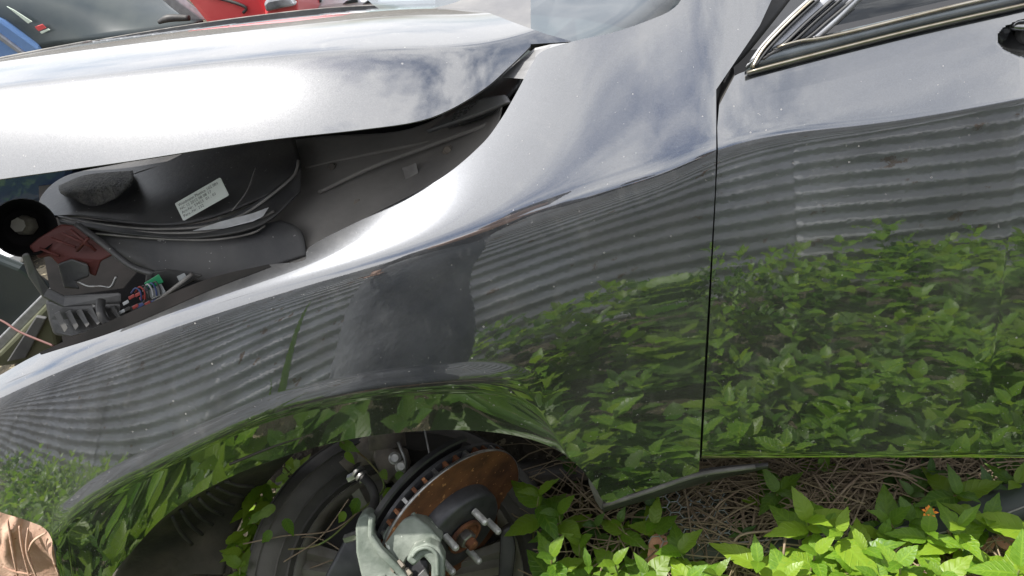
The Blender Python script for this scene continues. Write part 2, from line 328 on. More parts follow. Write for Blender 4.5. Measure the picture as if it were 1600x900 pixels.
def boxV(c, ex, ey, ez):
    c = np.array(c, float); ex, ey, ez = map(lambda q: np.array(q, float), (ex, ey, ez))
    V = [c+sx*ex+sy*ey+sz*ez for sz in (-1, 1) for sy in (-1, 1) for sx in (-1, 1)]
    return V, [(0, 2, 3, 1), (4, 5, 7, 6), (0, 1, 5, 4), (2, 6, 7, 3), (0, 4, 6, 2), (1, 3, 7, 5)]
def patch(rows, nu, nv):
    """rows: lists of 3-D points; spline both ways"""
    R = np.array([crom(r, nu) for r in rows]); out = np.array([crom(R[:, i], nv) for i in range(nu)])
    return out.transpose(1, 0, 2).reshape(-1, 3), gridF(nu, nv)
# ------------------------------------------------------------------ the car's body surface, an implicit skin the panels are cut from
YCR = cspl([-1.9, -1.5, -1.2, -.9, -.6, -.35, -.1, .1, .4, 1.2], [.16, .085, .036, .004, -.010, -.012, -.002, .004, .004, .004])
CRP = [(-60, 636), (0, 604), (60, 578), (180, 533), (330, 478), (420, 450), (500, 429), (620, 397), (720, 369), (800, 345), (850, 330), (900, 315), (950, 300), (1000, 284),
       (1040, 271), (1085, 254), (1119, 238), (1200, 223), (1350, 197), (1500, 171), (1600, 155), (1750, 133)]
def crest_pt(px, py):
    y = 0.
    for _ in range(12): p = PY(px, py, y); y = float(YCR(p[0]))
    return p
CR3 = np.array([crest_pt(*p) for p in CRP])
_sx = CR3[:, 0]; ZCR0 = cspl(_sx[::2], CR3[::2, 2])
def ZCR(x): return ZCR0(x)
GSL = cspl([-1.6, -1.0, -.6, -.4, -.25, -.1, .05, .25, .5, 1.2], [.22, .24, .28, .36, .60, .95, 1.15, 1.25, 1.3, 1.3])
KSM = cspl([-1.6, -.9, -.5, -.1, .1, 1.2], [.018, .016, .014, .010, .005, .005])
T0 = cspl([-1.6, -1.1, -.7, -.35, 0, .3, 1.2], [.64, .60, .50, .36, .28, .27, .27])
CQ = cspl([-1.6, -1.1, -.7, -.35, 0, .3, 1.2], [.25, .22, .20, .19, .15, .13, .13])
def body(x, y, z):
    yc = YCR(x); zc = ZCR(x); h = zc-z; g = GSL(x)
    ys = yc-(T0(x)*h-CQ(x)*h*h)
    a = ys-y; b = (z-(zc+g*(y-yc)))/np.sqrt(1+g*g)
    return .5*(a+b+np.sqrt((a-b)**2+KSM(x)**2))
def PB(PX):
    """array of pixels (...,2) -> points where their rays meet the body skin"""
    PX = np.asarray(PX, float); sh = PX.shape[:-1]; q = PX.reshape(-1, 2)
    D = (R3 @ np.stack([q[:, 0]-800, 450-q[:, 1], np.full(len(q), -FPX)])).T; D /= np.linalg.norm(D, axis=1)[:, None]
    lo = np.full(len(q), .3); hi = np.full(len(q), 3.0); found = np.zeros(len(q), bool)
    for t in np.linspace(.4, 3.0, 131):
        P = EYE+D*t; f = body(P[:, 0], P[:, 1], P[:, 2]); hit = (f < 0) & ~found
        hi[hit] = t; found |= hit; lo[~found] = t
    for _ in range(40):
        mid = .5*(lo+hi); P = EYE+D*mid[:, None]; f = body(P[:, 0], P[:, 1], P[:, 2]); ins = f < 0
        hi = np.where(ins, mid, hi); lo = np.where(ins, lo, mid)
    return (EYE+D*hi[:, None]).reshape(*sh, 3)
def cast(f, PX, t0=.5, t1=3.0):
    q = np.asarray(PX, float).reshape(-1, 2); D = (R3 @ np.stack([q[:, 0]-800, 450-q[:, 1], np.full(len(q), -FPX)])).T; D /= np.linalg.norm(D, axis=1)[:, None]
    lo = np.full(len(q), t0); hi = np.full(len(q), t1); found = np.zeros(len(q), bool)
    for t in np.linspace(t0, t1, 400):
        P = EYE+D*t; hit = (f(*P.T) < 0) & ~found; hi[hit] = t; found |= hit; lo[~found] = t
    for _ in range(40):
        m_ = .5*(lo+hi); ins = f(*(EYE+D*m_[:, None]).T) < 0; hi = np.where(ins, m_, hi); lo = np.where(ins, lo, m_)
    return (EYE+D*hi[:, None]).reshape(*np.asarray(PX).shape[:-1], 3)
def PBo(px, py, inn=0.): return PB(np.array([[px, py]]))[0]+np.array([0, inn, 0])
def pxgrid(cols, nu, nvs, ease=None):
    """cols: per column a list of pixel anchors from top to bottom. returns (rows, nu, 2)"""
    k = len(cols[0]); lines = [crom([c[i] for c in cols], 400) for i in range(k)]
    # all anchor lines share the parameter of the column index
    res = []
    for i in range(k):
        P = np.array([c[i] for c in cols], float); m = len(P); t = np.arange(m); u = np.linspace(0, m-1, nu)
        T = np.zeros_like(P)
        for c in range(m):
            if c == 0: T[c] = P[1]-P[0]
            elif c == m-1: T[c] = P[-1]-P[-2]
            else: T[c] = (P[c+1]-P[c-1])/2
        j = np.clip(np.floor(u).astype(int), 0, m-2); s = (u-j)[:, None]
        res.append((2*s**3-3*s**2+1)*P[j]+(s**3-2*s**2+s)*T[j]+(-2*s**3+3*s**2)*P[j+1]+(s**3-s**2)*T[j+1])
    out = []
    for i in range(k-1):
        n = nvs[i]; v = np.linspace(0, 1, n+1)
        if ease and ease[i] == 'out': v = 1-(1-v)**1.6
        if ease and ease[i] == 'in': v = v**1.6
        for q in (v if i == k-2 else v[:-1]): out.append(res[i]*(1-q)+res[i+1]*q)
    return np.array(out)
def mid(a, b, t): return (a[0]*(1-t)+b[0]*t, a[1]*(1-t)+b[1]*t)
def hem(V3, vec, n=3):
    """a turned-in return along a 3-D edge curve"""
    V3 = np.asarray(V3); V = [p+np.array(vec)*k/(n-1) for k in range(n) for p in V3]; return V, gridF(len(V3), n)

car = empty('grey_sedan', 'dark grey metallic sedan with its bonnet popped up, front wheel and headlamp missing', 'car', (0, .5, 0))
# --- front fender
top = [((-60, 618), (-60, 636)), ((0, 586), (0, 604)), ((60, 553), (55, 580)), ((183, 498), (180, 533)), ((328, 436), (330, 478)), ((420, 414), (420, 450)), ((474, 407), (485, 433)),
       ((489, 382), (500, 429)), ((594, 329), (620, 397)), ((688, 279), (720, 369)), ((750, 228), (800, 345)), ((781, 189), (850, 330)), ((808, 143), (900, 315)), ((831, 100), (950, 300)),
       ((848, 80), (985, 289)), ((898, 64), (1010, 281)), ((960, 50), (1040, 271)), ((1018, 30), (1065, 262)), ((1056, 10), (1085, 254)), ((1100, -40), (1103, 246)), ((1226, -45), (1119, 238))]
cols = []
for i, (e, c) in enumerate(top):
    if i == len(top)-1: m1, m2 = (1187, 40), (1119, 140)
    elif i == len(top)-2: m1, m2 = (1120, 62), (1101, 150)
    else: m1, m2 = mid(e, c, 1/3), mid(e, c, 2/3)
    cols.append([e, m1, m2, c])
G0 = pxgrid(cols, 300, (14, 14, 22), ('', '', 'out'))
side = [((-60, 636), (-60, 775), (-60, 777)), ((0, 604), (0, 798), (0, 800)), ((60, 578), (70, 824), (72, 828)), ((100, 562), (84, 834), (90, 890)), ((140, 547), (100, 828), (108, 925)),
        ((180, 533), (130, 800), (158, 915)), ((250, 507), (175, 770), (197, 872)), ((330, 478), (245, 734), (262, 803)), ((420, 450), (330, 692), (350, 750)), ((500, 429), (432, 650), (445, 713)),
        ((620, 397), (560, 622), (560, 684)), ((720, 369), (680, 611), (690, 672)), ((800, 345), (760, 612), (790, 678)), ((850, 330), (815, 626), (860, 698)), ((900, 315), (862, 655), (905, 730)),
        ((950, 300), (905, 690), (930, 762)), ((1000, 284), (955, 700), (947, 785)), ((1040, 271), (1000, 690), (985, 772)), ((1085, 254), (1050, 676), (1040, 754)), ((1119, 238), (1096, 655), (1092, 737))]
cols = [[c, mid(c, l, .15), l, p] for c, l, p in side]
cols[-1][1] = (1117, 300)
G1 = pxgrid(cols, 320, (24, 70, 22), ('in', '', ''))
P0 = PB(G0); P1 = PB(G1)
nv1 = P1.shape[0]
# the wheel-arch flare: below its crease the skin turns inwards
uu = np.linspace(0, len(side)-1, 320); amp = .030*np.clip((uu-2.6)/1.6, 0, 1)*np.clip((13.6-uu)/2.2, 0, 1); amp = amp*amp*(3-2*amp/.03)/.03 if False else amp
for j in range(95, nv1):
    v = (j-94)/(nv1-1-94); k_ = (P1[j, :, 1]+amp*v-EYE[1])/(P1[j, :, 1]-EYE[1]); P1[j] = EYE+(P1[j]-EYE)*k_[:, None]
# soft proud bead just above the crease
for j in range(80, 96):
    v = (j-80)/15; P1[j, :, 1] -= amp*.12*math.sin(math.pi*v)
mb = MB(); mb.add(P0.reshape(-1, 3), gridF(300, P0.shape[0])); mb.add(P1.reshape(-1, 3), gridF(320, nv1))
fender = obj('fender', mb.V, mb.F, M['paint'], car, True, angle=50)
mb = MB(); mb.add(*hem(P1[-1], (0, .02, .004))); mb.add(*hem(P0[0, 10:190], (0, .01, -.035))); mb.add(*hem(P0[:, -1], (0.004, .03, 0))); mb.add(*hem(P1[:, -1], (.002, .02, 0))); mb.add(*hem(P1[:, 0], (.0, .03, 0)))
obj('fender_flange', mb.V, mb.F, M['inner_paint'], fender, True)
# --- door
dc = [[(1148, 119), (1124, 165), (1121, 200), (1122, 237), (1121, 260), (1109, 500), (1096, 727)]]
for x, t, c, b in ((1165, 112, (1150, 232), 1125), (1230, 93, (1215, 220), 1190), (1310, 72, (1300, 206), 1290), (1412, 47, (1410, 187), 1400), (1500, 26, (1500, 171), 1500), (1600, 4, (1600, 155), 1600), (1760, -32, (1750, 133), 1750)):
    bb = (b, 727-(b-1096)*.016)
    dc.append([(x, t), mid((x, t), c, .4), mid((x, t), c, .75), c, mid(c, bb, .05), mid(c, bb, .55), bb])
G2 = pxgrid(dc, 300, (24, 16, 10, 6, 50, 40), ('', '', '', '', '', ''))
P2 = PB(G2); q = G2
e = ((q[..., 0]-1640)/80)**2+((q[..., 1]-60)/32)**2
P2[..., 1] += .035*np.clip(1-e, 0, 1)**.45*(e < 1)+.0
P2[..., 1] += .0025*np.clip((q[..., 1]-712)/12, 0, 1)**2*4
P2[..., 1] += .001
door = obj('front_door', P2.reshape(-1, 3), gridF(300, P2.shape[0]), M['paint'], car, True, angle=50)
mb = MB(); mb.add(*hem(P2[-1], (0, .03, .002))); mb.add(*hem(P2[:, 0], (.004, .03, 0))); obj('door_flange', mb.V, mb.F, M['black'], door, True)
mb = MB()
C = PBo(1625, 66, .026); mb.add(*lathe(C, (0, -1, .35), [(.0, .006), (.012, .006), (.014, .003), (.014, -.004)], 20)); obj('door_lock', mb.V, mb.F, M['black'], door, True, angle=40)
H = [PBo(1590, 44, .012), PBo(1640, 30, -.018), PBo(1720, 18, -.02), PBo(1800, 2, .0)]
obj('handle', *sweep(H, .011, 10, 20, .6), M['paint'], door, True)
# seam shadow plate behind fender/door joint and A-pillar rubber
sp = [[PBo(a, b, .02) for a, b in ((1205, -30), (1180, 35), (1143, 84), (1110, 130), (1106, 200), (1108, 260))], [PBo(a, b, .03) for a, b in ((1270, -20), (1215, 50), (1170, 105), (1140, 135), (1128, 200), (1130, 260))]]
obj('pillar_seal', *patch(sp, 40, 6), M['black'], car, True, solid=.006)
obj('hinge_pillar', *patch([[PBo(1104, 240, .035), PBo(1092, 500, .035), PBo(1080, 730, .03)], [PBo(1140, 240, .035), PBo(1130, 500, .035), PBo(1118, 715, .03)]], 20, 4), M['black'], car, True, solid=.004)
# belt mouldings and window
def strip(name, A, B, m, par, out=.006, th=.006, n=40):
    """band between two pixel polylines lying proud of the body skin"""
    a = [PBo(x, y, -out) for x, y in crom(A, n)]; b = [PBo(x, y, -out) for x, y in crom(B, n)]
    md = [(np.array(i)+np.array(j))/2+np.array([0, -out*.5, out*.3]) for i, j in zip(a, b)]
    V = a+md+b; return obj(name, V, gridF(n, 3), m, par, True, solid=th, soff=0)
belt = strip('belt_moulding', [(1208, 71), (1270, 57), (1490, 6), (1560, -10), (1760, -60)], [(1163, 108), (1180, 103), (1412, 43), (1600, 0), (1760, -37)], M['belt'], door, .006)
strip('lower_bright_strip', [(1163, 105.5), (1180, 100), (1412, 40.5), (1600, -2.5), (1760, -40)], [(1163, 108), (1180, 103.5), (1412, 44), (1600, 1), (1760, -36)], M['gold_edge'], belt, .014, .003)
strip('lower_rubber_lip', [(1164, 108.5), (1180, 104), (1412, 44.5), (1600, 1.5), (1760, -36)], [(1164, 111), (1180, 107.5), (1412, 48), (1600, 5), (1760, -33)], M['seal'], belt, .010, .003)
strip('upper_bright_strip', [(1210, 66), (1245, 56), (1278, 52), (1490, 1), (1560, -15), (1760, -65)], [(1208, 70), (1245, 60), (1278, 55.5), (1490, 4.5), (1560, -11), (1760, -61)], M['gold_edge'], belt, .013, .003)
ptrim = strip('pillar_trim', [(1264, -6), (1225, 30), (1186, 72), (1165, 104)], [(1340, -8), (1300, 25), (1260, 55), (1212, 66)], M['silver'], door, .004)
for k, (a, m_) in enumerate(((0.0, 'gold_edge'), (.12, 'seal'), (.42, 'seal'), (.58, 'seal'), (.86, 'seal'))):
    A = [mid(p, q_, a) for p, q_ in zip([(1264, -6), (1225, 30), (1186, 72), (1170, 100)], [(1340, -8), (1300, 25), (1260, 55), (1208, 68)])]
    B = [(x+3.2, y+1.2) for x, y in A]; strip('trim_rib', A, B, M[m_], ptrim, .011, .003, 24)
def off(px, py, inn): return PBo(px, py, inn)
win = obj('side_window', *patch([[off(1335, -6, .012), off(1300, 25, .012), off(1272, 54, .012)], [off(1500, -40, .02), off(1450, -12, .012), off(1400, 26, .012)], [off(1800, -110, .02), off(1790, -90, .012), off(1770, -60, .012)]], 16, 20), M['dglass'], door, True)
strip('window_frame', [(1332, -10), (1296, 27), (1260, 58)], [(1342, -8), (1310, 22), (1276, 53)], M['silver'], door, .010)
obj('cabin_trim', *boxV((.75, .62, .72), (.62, 0, 0), (0, .42, 0), (0, 0, .12)), M['interior'], car, bevel=.05)
# fender lower trim strip hanging to the right
def tr(pts, y): return [PY(a, b, y) for a, b in pts]
sill = obj('sill_trim', *patch([tr([(944, 782), (1018, 759), (1092, 735), (1200, 724)], .005), tr([(941, 791), (1018, 767), (1092, 743), (1200, 727)], -.012), tr([(943, 799), (1018, 778), (1100, 753), (1200, 730)], .0), tr([(948, 790), (1018, 768), (1100, 746), (1200, 728)], .05)], 40, 14), M['plastic'], car, True, solid=.003)
obj('trim_edge', *sweep(tr([(943, 790), (1018, 766), (1092, 742), (1180, 729)], -.014), .0042, 6, 30), M['plastic_edge'], sill, True)
obj('mud_flap', *slab([(918, 728, .02), (932, 738, .01), (947, 790, .0), (940, 797, .01), (930, 782, .03), (920, 755, .03)], .01), M['plastic_edge'], car, bevel=.002)
# --- bonnet
HY = cspl([-1.7, -1.215, -.824, -.45, -.25, -.15, -.07, .1], [.27, .215, .175, .157, .168, .205, .28, .42])
HZ_ = cspl([-1.7, -1.215, -.824, -.45, -.25, -.15, -.07, .1], [.95, .956, .957, .945, .924, .899, .878, .885])
def hoodf(x, y, z):
    d = y-HY(x); w = np.sqrt(d*d+.00003); neg = (w-d)/2; pos = (w+d)/2
    zz = HZ_(x)-.45*neg-2.6*neg*neg-.02*pos-.50*pos*pos
    return z-zz
edge = [(-330, 318), (-70, 291), (0, 280), (200, 252), (400, 221), (560, 203), (650, 190), (705, 170), (760, 136), (797, 103), (815, 86), (829, 72)]
cre = [(-330, 176), (-70, 147), (0, 137), (200, 111), (400, 90), (560, 80), (650, 76), (705, 74), (760, 72), (797, 71), (815, 70), (829, 69)]
far = [(-330, 150), (-70, 107), (0, 92), (160, 62), (320, 36), (480, 16), (600, 8), (690, 6), (745, 14), (800, 34), (850, 52), (895, 65)]
GH = pxgrid([[e, mid(e, c, .5), c, mid(c, f_, .5), f_] for e, c, f_ in zip(edge, cre, far)], 260, (34, 34, 30, 30), ('', 'out', 'in', ''))
PH = cast(hoodf, GH); E3 = PH[0]; F3 = PH[-1][::18]
mb = MB(); mb.add(PH.reshape(-1, 3), gridF(260, PH.shape[0]))
hood = obj('bonnet', mb.V, mb.F, M['paint_hood'], car, True)
mb = MB(); ec = list(E3[::2]); mb.add(*hem(ec, (0, .010, -.006))); mb.add([p+np.array([0, .010, -.006])+k*np.array([0, .35, .03]) for k in (0, 1) for p in ec], gridF(len(ec), 2))
mb.add(*hem(PH[-1][::2], (0, .03, -.05)))
obj('bonnet_underside', mb.V, mb.F, M['inner_paint'], hood, True)
# rusty dusty rim along the far bonnet edge
obj('bonnet_far_rim', *sweep([p+np.array([0, .004, -.001]) for p in PH[-1][20:150:5]], .0028, 6, 80), M['plastic_edge'], hood, True)
# --- windscreen
W = [[PY(560, -60, 1.35), PY(900, -90, 1.0), PY(1080, -120, .55), PY(1180, -140, .50)], [PY(570, -8, 1.1), PY(780, -5, .7), PY(960, -20, .5), PY(1120, -60, .36)],
     [PY(600, 20, .85), PY(790, 42, .48), PY(905, 68, .26), PY(1085, 8, .30)]]
_V, _F = patch(W, 40, 40); wind = obj('windscreen', _V, [f_[::-1] for f_ in _F], M['glass'], car, True)
obj('shade_band', *patch([[p+np.array([0, .012, -.01]) for p in W[0]], [p+np.array([0, .012, -.008]) for p in W[1]]], 30, 4), mat('pale_green_shade_band', (.3, .42, .38), .5), wind, True)
obj('dashboard', *patch([[PY(680, 90, .8), PY(800, 110, .50), PY(1100, 110, .40)], [PY(680, 10, .9), PY(800, 42, .60), PY(1100, 40, .50)], [PY(680, -20, 1.2), PY(800, -10, 1.0), PY(1000, -20, .8)], [PY(680, -120, 1.6), PY(850, -120, 1.4), PY(1100, -120, 1.2)]], 20, 12), M['dash'], car, True)
obj('cowl_panel', *slab([(836, 75, .25), (862, 69, .25), (899, 66, .235), (850, 90, .19), (836, 106, .175), (822, 124, .165), (784, 121, .215), (806, 99, .235)], .004), mat('pale_cowl_panel', (.2, .2, .205), .4, .2, noise=(.25, .25, .25), scale=20, coat=.5), car, bevel=.001)
obj('scuttle_trim', *patch([[PY(810, 135, .19), PY(770, 175, .20), PY(700, 200, .25)], [PY(818, 112, .22), PY(780, 140, .26), PY(690, 175, .33)], [PY(830, 95, .30), PY(790, 110, .36), PY(690, 150, .42)]], 24, 16), M['plastic'], car, True, solid=.004)
scut = obj('scuttle_ledge', *patch([[PY(668, 206, .24), PY(740, 183, .20), PY(797, 160, .165)], [PY(690, 190, .25), PY(745, 158, .22), PY(790, 149, .18)]], 20, 8), M['inner_paint'], car, True, solid=.006)
for r in range(3):
    for k in range(5):
        cx, cy = 706+k*8.5+r*1.5, 186-k*4.6-r*5
        V, F = slab([(cx, cy, .212), (cx+6, cy-3, .212), (cx+6.6, cy-.6, .212), (cx+.6, cy+2.4, .212)], .002); obj('vent_slot', V, F, M['black'], scut)

# ------------------------------------------------------------------ engine bay
bay = obj('inner_fender_panel', *patch([[PY(300, 240, .50), PY(500, 215, .42), PY(650, 200, .36), PY(790, 120, .33)], [PY(340, 330, .34), PY(480, 300, .26), PY(650, 260, .22), PY(780, 185, .19)],
      [PY(330, 440, .16), PY(480, 410, .12), PY(620, 335, .11), PY(765, 225, .12)]], 50, 30), M['bay_wall'], car, True, solid=.004)
obj('bay_floor', *patch([[PZ(60, 250, .46), PZ(300, 250, .46), PZ(800, 100, .48)], [PZ(70, 400, .46), PZ(300, 400, .46), PZ(800, 200, .48)], [PZ(110, 575, .46), PZ(300, 500, .48), PZ(720, 330, .50)]], 10, 10), M['void'], car, solid=.01)  # plate coloured near-black for the bay's shade, widened to stop the sun
obj('bay_back', *patch([[(-1.1, .95, .62), (0, .95, .62)], [(-1.1, .95, .3), (0, .95, .3)]], 4, 4), M['black'], car, solid=.01)
obj('floor_pan', *boxV((1.0, .72, .29), (1.15, 0, 0), (0, .66, 0), (0, 0, .02)), M['black'], car, bevel=.01)
obj('flange_shade_strip', *patch([[p+np.array([0, -.0004, .0006]) for p in PB(np.array(crom([(62, 551), (183, 497), (328, 435), (420, 413)], 30)))], [p+np.array([0, -.0004, .0006]) for p in PB(np.array(crom([(64, 554), (186, 515), (330, 453), (424, 417)], 30)))]], 60, 4), M['void'], car, True)  # near-black strip laid on the skin, painting the turned-down flange's shade
for A in ([(500, 300, .24), (580, 262, .24), (660, 232, .235), (760, 196, .2)], [(480, 262, .33), (600, 236, .31), (690, 218, .28)]):
    obj('panel_ridge', *sweep([PY(*p)+np.array([0, -.004, .002]) for p in A], .0035, 8, 30), M['bay_wall'], bay, True)
for x, y, d in ((640, 276, .20), (560, 318, .19), (700, 236, .2), (520, 262, .30)): obj('panel_bolt', *lathe(PY(x, y, d), (0, -.7, .7), [(.0, .006), (.006, .006), (.007, 0), (.010, -.001)], 6), M['arm'], bay)
obj('panel_clip', *slab([(628, 262, .20), (650, 254, .20), (654, 270, .19), (634, 282, .19)], .004), M['plastic_edge'], bay, bevel=.001)
# big black duct cover with label
cover = obj('duct_cover', *patch([
    [PY(60, 330, .33), PY(66, 308, .36), PY(100, 278, .42), PY(200, 255, .46), PY(330, 228, .46), PY(460, 212, .42)],
    [PY(70, 338, .27), PY(110, 318, .28), PY(170, 318, .27), PY(250, 305, .27), PY(350, 288, .28), PY(470, 262, .30)],
    [PY(92, 338, .23), PY(130, 338, .22), PY(200, 348, .20), PY(270, 352, .20), PY(340, 338, .22), PY(462, 285, .25)]], 60, 36), M['plastic'], car, True, solid=.004)
obj('foam_pad', *patch([[PY(92, 292, .35), PY(130, 276, .37), PY(208, 268, .38)], [PY(96, 302, .27), PY(140, 300, .265), PY(204, 288, .27)], [PY(104, 306, .262), PY(145, 322, .25), PY(180, 310, .25)]], 24, 16), M['foam'], cover, True, solid=.004)
for A, r in (([(92, 340, .215), (150, 350, .2), (240, 358, .185), (330, 352, .185), (380, 335, .19), (430, 300, .21), (462, 270, .235), (466, 250, .25)], .0022),
             ([(96, 344, .205), (160, 356, .19), (250, 364, .175), (340, 360, .172), (400, 345, .175), (428, 330, .18)], .0022),
             ([(150, 365, .185), (250, 373, .165), (340, 374, .16), (400, 362, .165), (414, 352, .17)], .0018),
             ([(180, 282, .37), (240, 262, .4), (330, 245, .42)], .0012), ([(362, 330, .2), (385, 300, .22), (400, 262, .27)], .0012)):
    obj('cover_rib', *sweep([PY(*p) for p in A], r, 6, 40), M['plastic_edge'], cover, True)
obj('cover_lip', *patch([[PY(90, 338, .225), PY(200, 350, .205), PY(300, 352, .195), PY(380, 330, .2), PY(470, 262, .25)], [PY(94, 348, .195), PY(200, 366, .17), PY(310, 372, .16), PY(412, 350, .165), PY(470, 300, .22)]], 40, 10), M['black'], cover, True, solid=.003)
obj('bright_flap', *slab([(300, 361, .165), (345, 346, .165), (392, 334, .168), (420, 324, .17), (411, 338, .168), (395, 346, .165), (350, 357, .163)], .004), mat('light_grey_flap', (.55, .55, .56), .4, noise=(.4, .4, .4), scale=40), cover)
obj('lower_duct', *patch([[PY(120, 350, .21), PY(200, 364, .20), PY(300, 372, .19), PY(440, 345, .19)], [PY(150, 375, .19), PY(230, 402, .17), PY(320, 408, .165), PY(470, 360, .16)], [PY(205, 410, .17), PY(262, 430, .15), PY(335, 440, .14), PY(480, 400, .13)]], 40, 20), M['plastic'], car, True, solid=.004)
# sticker with its print
lc = [PY(273, 318, .236), PY(344, 277, .236), PY(358, 303, .22), PY(287, 345, .22)]
lc = [p+(EYE-p)/np.linalg.norm(EYE-p)*.030 for p in lc]
lo_, lt, lr_, lb = map(Vector, (lc[0], lc[1], lc[2], lc[3]))
ex = (lt-lo_); ey = (lb-lo_); nn = ex.cross(ey).normalized()
if nn.dot(Vector(EYE)-lo_) < 0: nn = -nn
ey = nn.cross(ex.normalized())*(1 if nn.cross(ex.normalized()).dot(ey) > 0 else -1)*ey.length
V = []; F = []
rc = .02; cor = [(rc, 0), (1-rc, 0), (1, rc*2), (1, 1-rc*2), (1-rc, 1), (rc, 1), (0, 1-rc*2), (0, rc*2)]
V = [lo_+ex*a+ey*b for a, b in cor]+[lo_+ex*a+ey*b-nn*.0008 for a, b in cor]
F = [tuple(range(8)), tuple(range(15, 7, -1))]+[(i, i+8, (i+1) % 8+8, (i+1) % 8) for i in range(8)]
lab = obj('paper_label', V, F, M['label'], cover)
def text(name, s, origin, xv, yv, size, parent, m):
    cu = bpy.data.curves.new(name, 'FONT'); cu.body = s; cu.size = 1; cu.extrude = .01; cu.resolution_u = 2
    t = bpy.data.objects.new('tmp', cu); COL.objects.link(t); dg = bpy.context.evaluated_depsgraph_get(); me = bpy.data.meshes.new_from_object(t.evaluated_get(dg)); bpy.data.objects.remove(t)
    x = xv.normalized(); y = yv.normalized(); z = x.cross(y)
    w = max(v.co.x for v in me.vertices)-min(v.co.x for v in me.vertices); sx = size[0]/w
    V = [origin+x*v.co.x*sx+y*v.co.y*size[1]+z*v.co.z*size[1]*.05 for v in me.vertices]
    return obj(name, V, [tuple(p.vertices) for p in me.polygons], m, parent)
for k, (s, w) in enumerate((('Weidmann Plastics 102 001', .86), ('NC 12 2012 08 08 17', .68), ('Art-Nr: 59423  01 : 01', .74), ('Pers.-Nr: 232', .44))):
    text('label_print', s, lo_+ex*.05+ey*(.25+.205*k)+nn*.0006, ex, -ey, (ex.length*w, ey.length*.2), lab, M['ink'])
# lamp opening and red bracket
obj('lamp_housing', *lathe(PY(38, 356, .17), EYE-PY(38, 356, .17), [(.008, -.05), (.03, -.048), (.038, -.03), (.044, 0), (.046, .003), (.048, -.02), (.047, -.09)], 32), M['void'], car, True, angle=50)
obj('lamp_socket', *lathe(PY(34, 352, .19), (.2, -.7, .5), [(.0, .012), (.012, .012), (.014, .0), (.016, -.002), (.017, -.02)], 7), M['beige'], car, True, angle=40)
redb = slab([(45, 385, .165), (60, 372, .17), (95, 350, .19), (130, 352, .19), (152, 372, .18), (178, 398, .165), (158, 408, .16), (150, 432, .15), (140, 428, .15), (136, 412, .155), (112, 405, .16), (92, 414, .155), (78, 400, .16), (60, 404, .158)], .012)
rb = obj('red_bracket', *redb, M['red_plastic'], car, bevel=.003)
for p in (((80, 372), (118, 386)), ((98, 364), (140, 384)), ((62, 388), (92, 400)), ((110, 358), (150, 392)), ((120, 392), (138, 372))):
    obj('bracket_rib', *sweep([PY(*p[0], .160), PY(*p[1], .152)], .0028, 4), M['red_plastic'], rb, True)
obj('dark_plate', *slab([(90, 412, .15), (112, 404, .15), (138, 414, .145), (140, 432, .14), (118, 440, .14), (125, 452, .135), (100, 450, .14)], .01), M['plastic'], car, bevel=.003)
obj('lamp_frame', *slab([(33, 398, .12), (44, 393, .12), (56, 420, .118), (76, 450, .115), (100, 462, .11), (190, 457, .095), (190, 474, .088), (100, 482, .10), (66, 464, .11), (44, 432, .118)], .02), M['plastic'], car, bevel=.004)
obj('frame_arm', *sweep([PY(*p) for p in ((240, 428, .11), (205, 415, .13), (160, 380, .155), (120, 350, .18))], .0055, 8, 24), M['plastic'], car, True)
blk = obj('lower_carrier', *slab([(70, 468, .115), (100, 474, .105), (190, 472, .09), (188, 500, .075), (170, 512, .07), (110, 526, .07), (84, 524, .085), (76, 500, .1)], .03), M['plastic'], car, bevel=.006)
for k in range(6):
    x0 = 84+k*17; obj('fin', *slab([(x0, 490-k*1.5, .085), (x0+9, 486-k*2, .083), (x0+22, 513-k*3, .062), (x0+17, 520-k*4, .060)], .014), M['black'] if k % 1 == 0 else M['plastic'], blk, bevel=.001)
obj('black_hose', *sweep([PY(*p) for p in ((158, 470, .085), (157, 485, .068), (163, 500, .06), (175, 508, .06))], .007, 8, 16), M['black'], car, True)
obj('metal_catch', *sweep([PY(*p) for p in ((122, 440, .13), (138, 447, .125), (160, 447, .12), (172, 449, .12), (182, 432, .125))], .0022, 6, 20), M['steel'], car, True)
fb = obj('fuse_box', *slab([(225, 470, .10), (228, 425, .11), (262, 420, .11), (300, 425, .10), (318, 430, .095), (245, 470, .08), (200, 492, .08), (188, 486, .085)], .03), M['black'], car, bevel=.003)
obj('relay', *slab([(225, 442, .09), (248, 428, .09), (256, 441, .085), (232, 453, .085)], .015), M['green_plug'], fb, bevel=.001)
obj('relay', *slab([(228, 456, .082), (252, 443, .082), (260, 458, .075), (238, 468, .075)], .015), M['grey_plug'], fb, bevel=.001)
obj('relay', *slab([(276, 432, .085), (288, 426, .085), (292, 433, .08), (280, 440, .08)], .01), M['grey_plug'], fb, bevel=.001)
for (x, y, m_) in ((205, 463, 'red_plug'), (215, 459, 'red_plug'), (222, 464, 'red_plug'), (211, 478, 'red_plug'), (230, 473, 'red_plug'), (196, 472, 'grime_white'), (190, 486, 'grime_white'), (198, 482, 'black'), (219, 476, 'blue_wire'), (240, 470, 'blue_wire')):
    obj('connector', *slab([(x-5, y+1, .078), (x+4, y-4, .078), (x+6, y+1, .076), (x-3, y+6, .076)], .01), M[m_], fb, bevel=.001)
for k, m_ in enumerate(('blue_wire', 'red_plug', 'black', 'grime_white', 'blue_wire', 'black')):
    x = 205+k*6; obj('wire', *sweep([PY(*p) for p in ((x, 458-k, .085), (x+8, 450-2*k, .08), (x+14, 455-k, .078), (x+16, 470-2*k, .074))], .0014, 5, 14), M[m_], fb, True)
